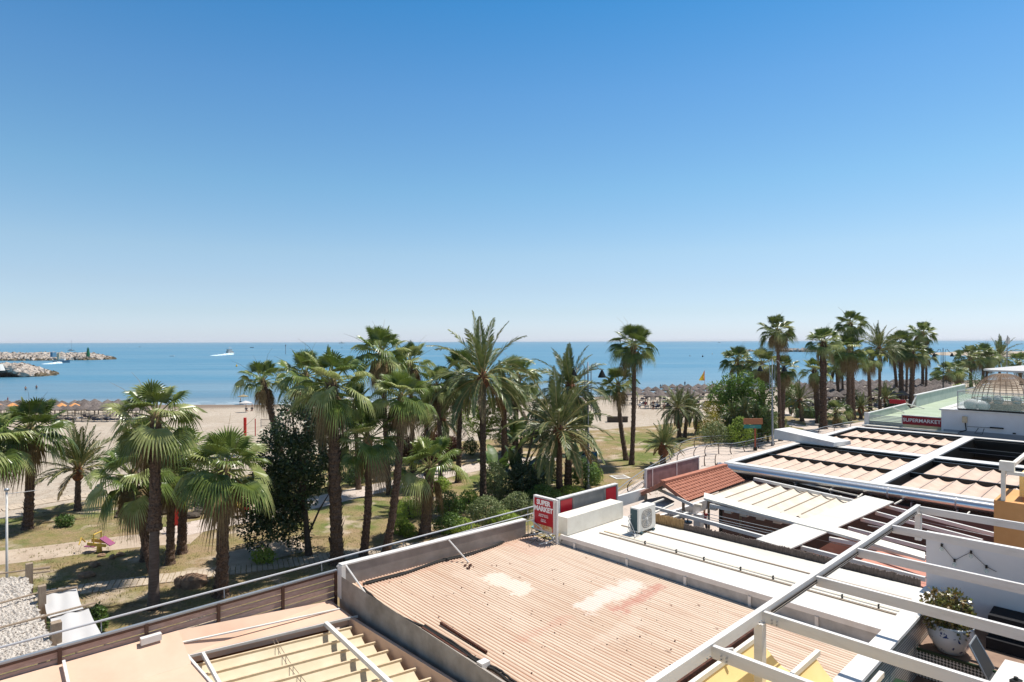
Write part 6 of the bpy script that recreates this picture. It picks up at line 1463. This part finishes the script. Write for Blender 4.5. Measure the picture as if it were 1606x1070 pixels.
for (px,py,r_,m_,l) in ((371,575,1.8,'flag_yellow','pale yellow buoy below the yacht'),(1102,560,1.6,'black_metal','dark buoy in the sea above the yellow flag'),(1117,556,1.2,'white_paint','tiny pale buoy right of the dark buoy'),(1082,559,1.1,'lamp_grey','tiny grey buoy left of the dark buoy')):
    b=MB(); p=G(px,py,SEA); r2=r_*p.y/F; b.ball(p+V((0,0,r2*.5)),(r2*.8,r2*.8,r2),seg=8,ring=6); b.tube([p+V((0,0,r2)),p+V((0,0,r2*2.2))],r2*.15,5); solo('buoy',b,m_,l,'buoy',p)
b=MB()
def strip(px,w0,w1,b):
    P=[G(x,y,SEA+.012) for x,y in px]; n=len(P)
    for i,(p,q) in enumerate(zip(P,P[1:])):
        wa=w0+(w1-w0)*i/(n-1); wb=w0+(w1-w0)*(i+1)/(n-1); b.add([p-V((0,wa,0)),q-V((0,wb,0)),q+V((0,wb,0)),p+V((0,wa,0))],[(0,1,2,3)])
strip([(363,556.5),(355,556.8),(345,557.3),(334,558)],5,1.5,b); strip([(78,571.5),(88,570.5),(97,569.8)],.8,2.2,b); 
for k in range(26):
    t_=k/25; p=G(360-t_*24,556.6+t_*1.3,SEA); b.ball(p+V((0,R.uniform(-3,3),0)),(3.2,3,1.5*(1-t_)+.35),seg=8,ring=4,jit=.2)
for k in range(14):
    t_=k/13; p=G(92-t_*22,570+t_*1.2,SEA); b.ball(p,(2.2,1.6,.9*(1-t_)+.2),seg=8,ring=4,jit=.2)
struct('boat_wake',b,'foam','white wakes behind the yacht and the harbour boat',kind='stuff')
# ------------------------------------------------------------------ people
def figure(pose,h=1.72):
    k=h/1.72
    J={'pel':(0,0,.93),'wai':(0,0,1.08),'che':(0,0,1.30),'nec':(0,.0,1.47),'hd0':(0,-.01,1.55),'hd':(0,-.015,1.63),'top':(0,0,1.70)}
    Rr={'pel':.135,'wai':.115,'che':.145,'nec':.055,'hd0':.062,'hd':.088,'top':.06}
    E=[('pel','wai'),('wai','che'),('che','nec'),('nec','hd0'),('hd0','hd'),('hd','top')]
    for s_,x in (('l',-1),('r',1)):
        J['sh'+s_]=(x*.19,0,1.40);J['el'+s_]=(x*.25,.02,1.12);J['wr'+s_]=(x*.26,-.06,.88);J['ha'+s_]=(x*.26,-.09,.79)
        J['hi'+s_]=(x*.10,0,.88);J['kn'+s_]=(x*.11,-.02,.48);J['an'+s_]=(x*.12,.02,.09);J['to'+s_]=(x*.13,-.15,.04)
        Rr.update({'sh'+s_:.062,'el'+s_:.043,'wr'+s_:.03,'ha'+s_:.034,'hi'+s_:.095,'kn'+s_:.06,'an'+s_:.04,'to'+s_:.035})
        E+=[('che','sh'+s_),('sh'+s_,'el'+s_),('el'+s_,'wr'+s_),('wr'+s_,'ha'+s_),('pel','hi'+s_),('hi'+s_,'kn'+s_),('kn'+s_,'an'+s_),('an'+s_,'to'+s_)]
    J={a:V(b_) for a,b_ in J.items()}
    if pose=='walk':
        J['knl']+=V((0,-.18,.04));J['anl']+=V((0,-.3,.02));J['tol']+=V((0,-.3,.06));J['anr']+=V((0,.28,.06));J['tor']+=V((0,.3,.0));J['wrl']+=V((0,.12,.02));J['hal']+=V((0,.15,.03));J['wrr']+=V((0,-.2,.08));J['har']+=V((0,-.26,.12))
    if pose=='sit':
        for a in J: 
            if a[:2] in('kn','an','to'): continue
            J[a]=J[a]+V((0,.0,-.45))
        for a in J:
            if a in('che','nec','hd0','hd','top') or a[:2] in('sh',): J[a]+=V((0,.12*(J[a].z-.5),0))
        for s_,x in (('l',-1),('r',1)):
            J['kn'+s_]=V((x*.13,-.42,.50));J['an'+s_]=V((x*.13,-.46,.09));J['to'+s_]=V((x*.14,-.62,.05));J['wr'+s_]=V((x*.18,-.3,.60));J['ha'+s_]=V((x*.16,-.38,.60));J['el'+s_]=V((x*.25,-.02,.68))
    if pose=='lie':
        for a in J: J[a]=V((J[a].x,J[a].z-.85,.14-J[a].y*.5))
    names=list(J); me=bpy.data.meshes.new('body'); me.from_pydata([J[a]*k for a in names],[(names.index(a),names.index(c_)) for a,c_ in E],[])
    o=bpy.data.objects.new('body',me); link(o); md=o.modifiers.new('Skin','SKIN')
    if not me.skin_vertices: 
        return None
    for i,a in enumerate(names):
        sv=me.skin_vertices[0].data[i]; sv.radius=(Rr[a]*k,Rr[a]*k*.85); sv.use_root=(a=='pel')
    o.modifiers.new('Sub','SUBSURF').levels=1
    dg=bpy.context.evaluated_depsgraph_get(); dg.update(); m2=bpy.data.meshes.new_from_object(o.evaluated_get(dg)); bpy.data.objects.remove(o)
    return m2,J,k
def person(pose,p,rz,label,top='cloth_red',bot='cloth_dark',h=1.72,skin='skin',s=1.):
    fg=figure(pose,h)
    me,J,k=fg; t=thing('person',label,'person',p); t.rotation_euler=(0,0,rz); t.scale=(s,s,s)
    me.materials.clear()
    for m_ in (skin,top,bot,'hair'): me.materials.append(M[m_])
    pe,ne=J['pel']*k,J['nec']*k; ax=(ne-pe); kn=(J['knl']+J['knr'])*.5*k
    for f_ in me.polygons:
        c=f_.center; q=(c-pe).dot(ax)/ax.length_squared; d=((c-pe)-ax*q).length
        mi=0
        if -.02<q<.93 and (d<.27): mi=1
        if q<=-.0 or (c-pe).length<.12:
            if min((c-pe).length,1)<.36 : mi=2
        hd=(c-J['hd']*k)
        if hd.length<.14 and (hd.z>.05 or hd.y>.02) and pose!='lie': mi=3
        f_.material_index=mi
    me.shade_smooth(); o=bpy.data.objects.new('body',me); link(o); o.parent=t
    return t
person('stand',V(G(1104,846,0)),-.5,'man in a dark red shirt standing inside the open restaurant','cloth_red','cloth_dark',1.75)
person('walk',V(G(1010,797,0)),.6,'person in light clothes walking on the promenade left of the mauve panel','cloth_khaki','cloth_khaki',1.7)
def beach_chair(p,label,m):
    t=thing('beach_chair',label,'chair',p); b=MB(); b.box(p+V((0,0,.40)),(.55,.5,.04)); obj('seat',b,m,t); b=MB(); b.hexa([p+V(q) for q in ((-.28,.22,.4),(.28,.22,.4),(.28,.26,.4),(-.28,.26,.4),(-.28,.4,1.0),(.28,.4,1.0),(.28,.44,1.0),(-.28,.44,1.0))]); obj('backrest',b,m,t)
    for x in (-.25,.25):
        b=MB(); b.tube([p+V((x,-.25,0)),p+V((x,-.2,.6)),p+V((x,.3,.6)),p+V((x,.3,0))],.015,5); obj('leg_frame',b,'grey_metal',t)
for px,l,lc in ((914,'person with a dark cap sitting on the left lawn chair beside the street lamp','teal folding chair on the lawn left of the street lamp'),(932,'person sitting on the right lawn chair near the palm shadow','blue folding chair on the lawn right of the street lamp')):
    p=G(px,727); beach_chair(p,lc,'teal_sign' if px==914 else 'cloth_blue'); person('sit',p+V((0,-.02,.02)),.0,l,'cloth_dark' if px==914 else 'cloth_blue','cloth_dark',1.65)
for px,py,l in ((40,613,'left of two people wading in the bay at left'),(57,611,'right of two people wading in the bay at left')):
    p=G(px,py,SEA); p.z-=.45; person('stand',p,R.uniform(0,6),l,'skin','cloth_dark',1.75)
for px,py,l in ((1036,609,'taller of the two people wading beyond the parasols behind the lone palms'),(1039.5,609,'shorter of the two people wading beyond the parasols behind the lone palms'),(1074,604,'person wading alone left of the yellow flag'),(1251,600,'person wading left of the thatched parasols at right')):
    p=G(px,py,SEA); p.z-=.5; person('stand',p,R.uniform(0,6),l,'cloth_dark','cloth_dark',1.7)
# beach groups
def cloth_parasol(px,py,m,label,r=1.05):
    p=T(px,py); t=thing('beach_umbrella',label,'umbrella',p); b=MB(); c=p+V((0,0,2.1)); P=[c+V((r*math.cos(a),r*math.sin(a),-.38)) for a in [2*PI*k/10 for k in range(10)]]; b.add([c]+P,[(0,k+1,(k+1)%10+1) for k in range(10)]); b.add(P+[q-V((0,0,.12)) for q in P],[(k,(k+1)%10,(k+1)%10+10,k+10) for k in range(10)]); obj('canopy',b,m,t); b=MB(); b.tube([p,c],.025,5); obj('pole',b,'grey_metal',t)
cloth_parasol(385,647,'white_fabric','pale turquoise-white umbrella on the sand between the slim palm and the left clump')
cloth_parasol(381,634.5,'cloth_khaki','brownish umbrella at the water edge above the pale one')
cloth_parasol(547,639,'white_fabric','white umbrella seen between the middle palm crowns')
for px,py,l,c_ in ((386,645.5,'left person sitting in the shade of the pale umbrella','cloth_dark'),(395,645,'right person sitting beside the pale umbrella','cloth_dark'),(377,634,'person in dark clothes sitting under the brownish umbrella','cloth_blue'),(452,649.5,'person sitting on the sand behind the slim dark palm','cloth_red'),(462,643,'person sitting on a low chair on the sand behind the dark palm crown','cloth_dark'),(548,640,'person sitting under the white umbrella','cloth_dark')):
    p=T(px,py); person('sit',p-V((0,0,.3)),R.uniform(-1,1),l,c_,c_,1.7)
for px,py,l in ((411,633,'person lying on the sand near the water right of the umbrellas'),(417,633.5,'second person lying beside the first near the water')):
    person('lie',T(px,py)+V((0,0,.02)),1.5,l,'skin','cloth_dark',1.7)
for px,py,l in ((12,635,'person standing at the water edge beyond the parasols at left'),(607,641,'person standing on the sand behind the middle palms')):
    person('stand',T(px,py),R.uniform(0,6),l,'cloth_red','cloth_dark',1.7)
for i,(px,py) in enumerate(((994,640),(1003,641),(1012,639),(1024,643),(1030,641),(1041,644),(1047,640),(1056,638),(1066,641),(1078,640))):
    person('sit',T(px,py)-V((0,0,.15)),R.uniform(-1,1),['person in dark clothes sitting among the parasols just right of the lone tall palm','person in white sitting on a sunbed right of the lone tall palm','person in red sitting among the sunbeds right of the lone tall palm'][i%3],['cloth_dark','cloth_white','cloth_red'][i%3],'cloth_dark',1.7)['group']='people sitting among the parasols behind the lone palms'
# ------------------------------------------------------------------ litter on the ground
rnd=random.Random(41)
for i,(px,py,a) in enumerate(((75,812,.3),(88,806,-.2),(100,818,.5),(60,820,0),(212,948,.4),(480,845,.2),(700,728,-.3))):
    p=G(px,py)+V((0,0,.05)); d=V((math.cos(a),math.sin(a),0)); n=V((-d.y,d.x,0)); b=MB(); b.tube([p-d*1.1,p+V((0,0,.06)),p+d*1.1],[.03,.02,.008],5)
    for k in range(40):
        t=-1+2*k/39; q=p+d*t*1.1; l_=.35*(1-abs(t))+.08
        for sg_ in (-1,1): b.add([q,q+d*.03,q+n*sg_*l_+d*.2+V((0,0,rnd.uniform(0,.08)))],[(0,1,2)])
    solo('fallen_frond',b,'dead_leaf',['dry fallen frond on the lawn beside the thick-trunked left palm','dry fallen frond nearest the plank walkway','dry fallen frond left of the low feathery palm','dry fallen frond against the foot of the thick-trunked left palm','dry fallen frond below the boardwalk near the left palm clump','dry fallen frond behind the thickest palm','dry fallen frond by the leafless shrub'][i],'fallen frond',p)
b=MB()
for i in range(2600):
    px=rnd.uniform(0,1250); py=rnd.uniform(672,980); p=G(px,py)
    if p.dot(BX)<24 or mnoise.noise(V((p.x*.15,p.y*.15,7)))<0: continue
    a=rnd.uniform(0,6.28); l_=rnd.uniform(.05,.16); d=V((math.cos(a),math.sin(a),0)); p.z=.035; b.add([p,p+d*l_*.5+V((-d.y,d.x,0))*.03,p+d*l_+V((0,0,.03)),p+d*l_*.5-V((-d.y,d.x,0))*.03],[(0,1,2,3)])
struct('leaf_litter',b,'dead_leaf','scattered dry leaves on the lawn and paths',kind='stuff')
b=MB()
for (x,y,r_) in ((0,0,0),):
    for k in range(70):
        q=GR(rnd.uniform(600,1150),rnd.uniform(870,1060),.012); 
        if 8.6<q.dot(AX)<14.9 and 3.6<q.dot(BX)<14.9: b.ball(q,rnd.uniform(.008,.022),.5,seg=5,ring=3,jit=.4)
struct('roof_grit',b,'rust','bits of grit scattered on the corrugated roof',kind='stuff')
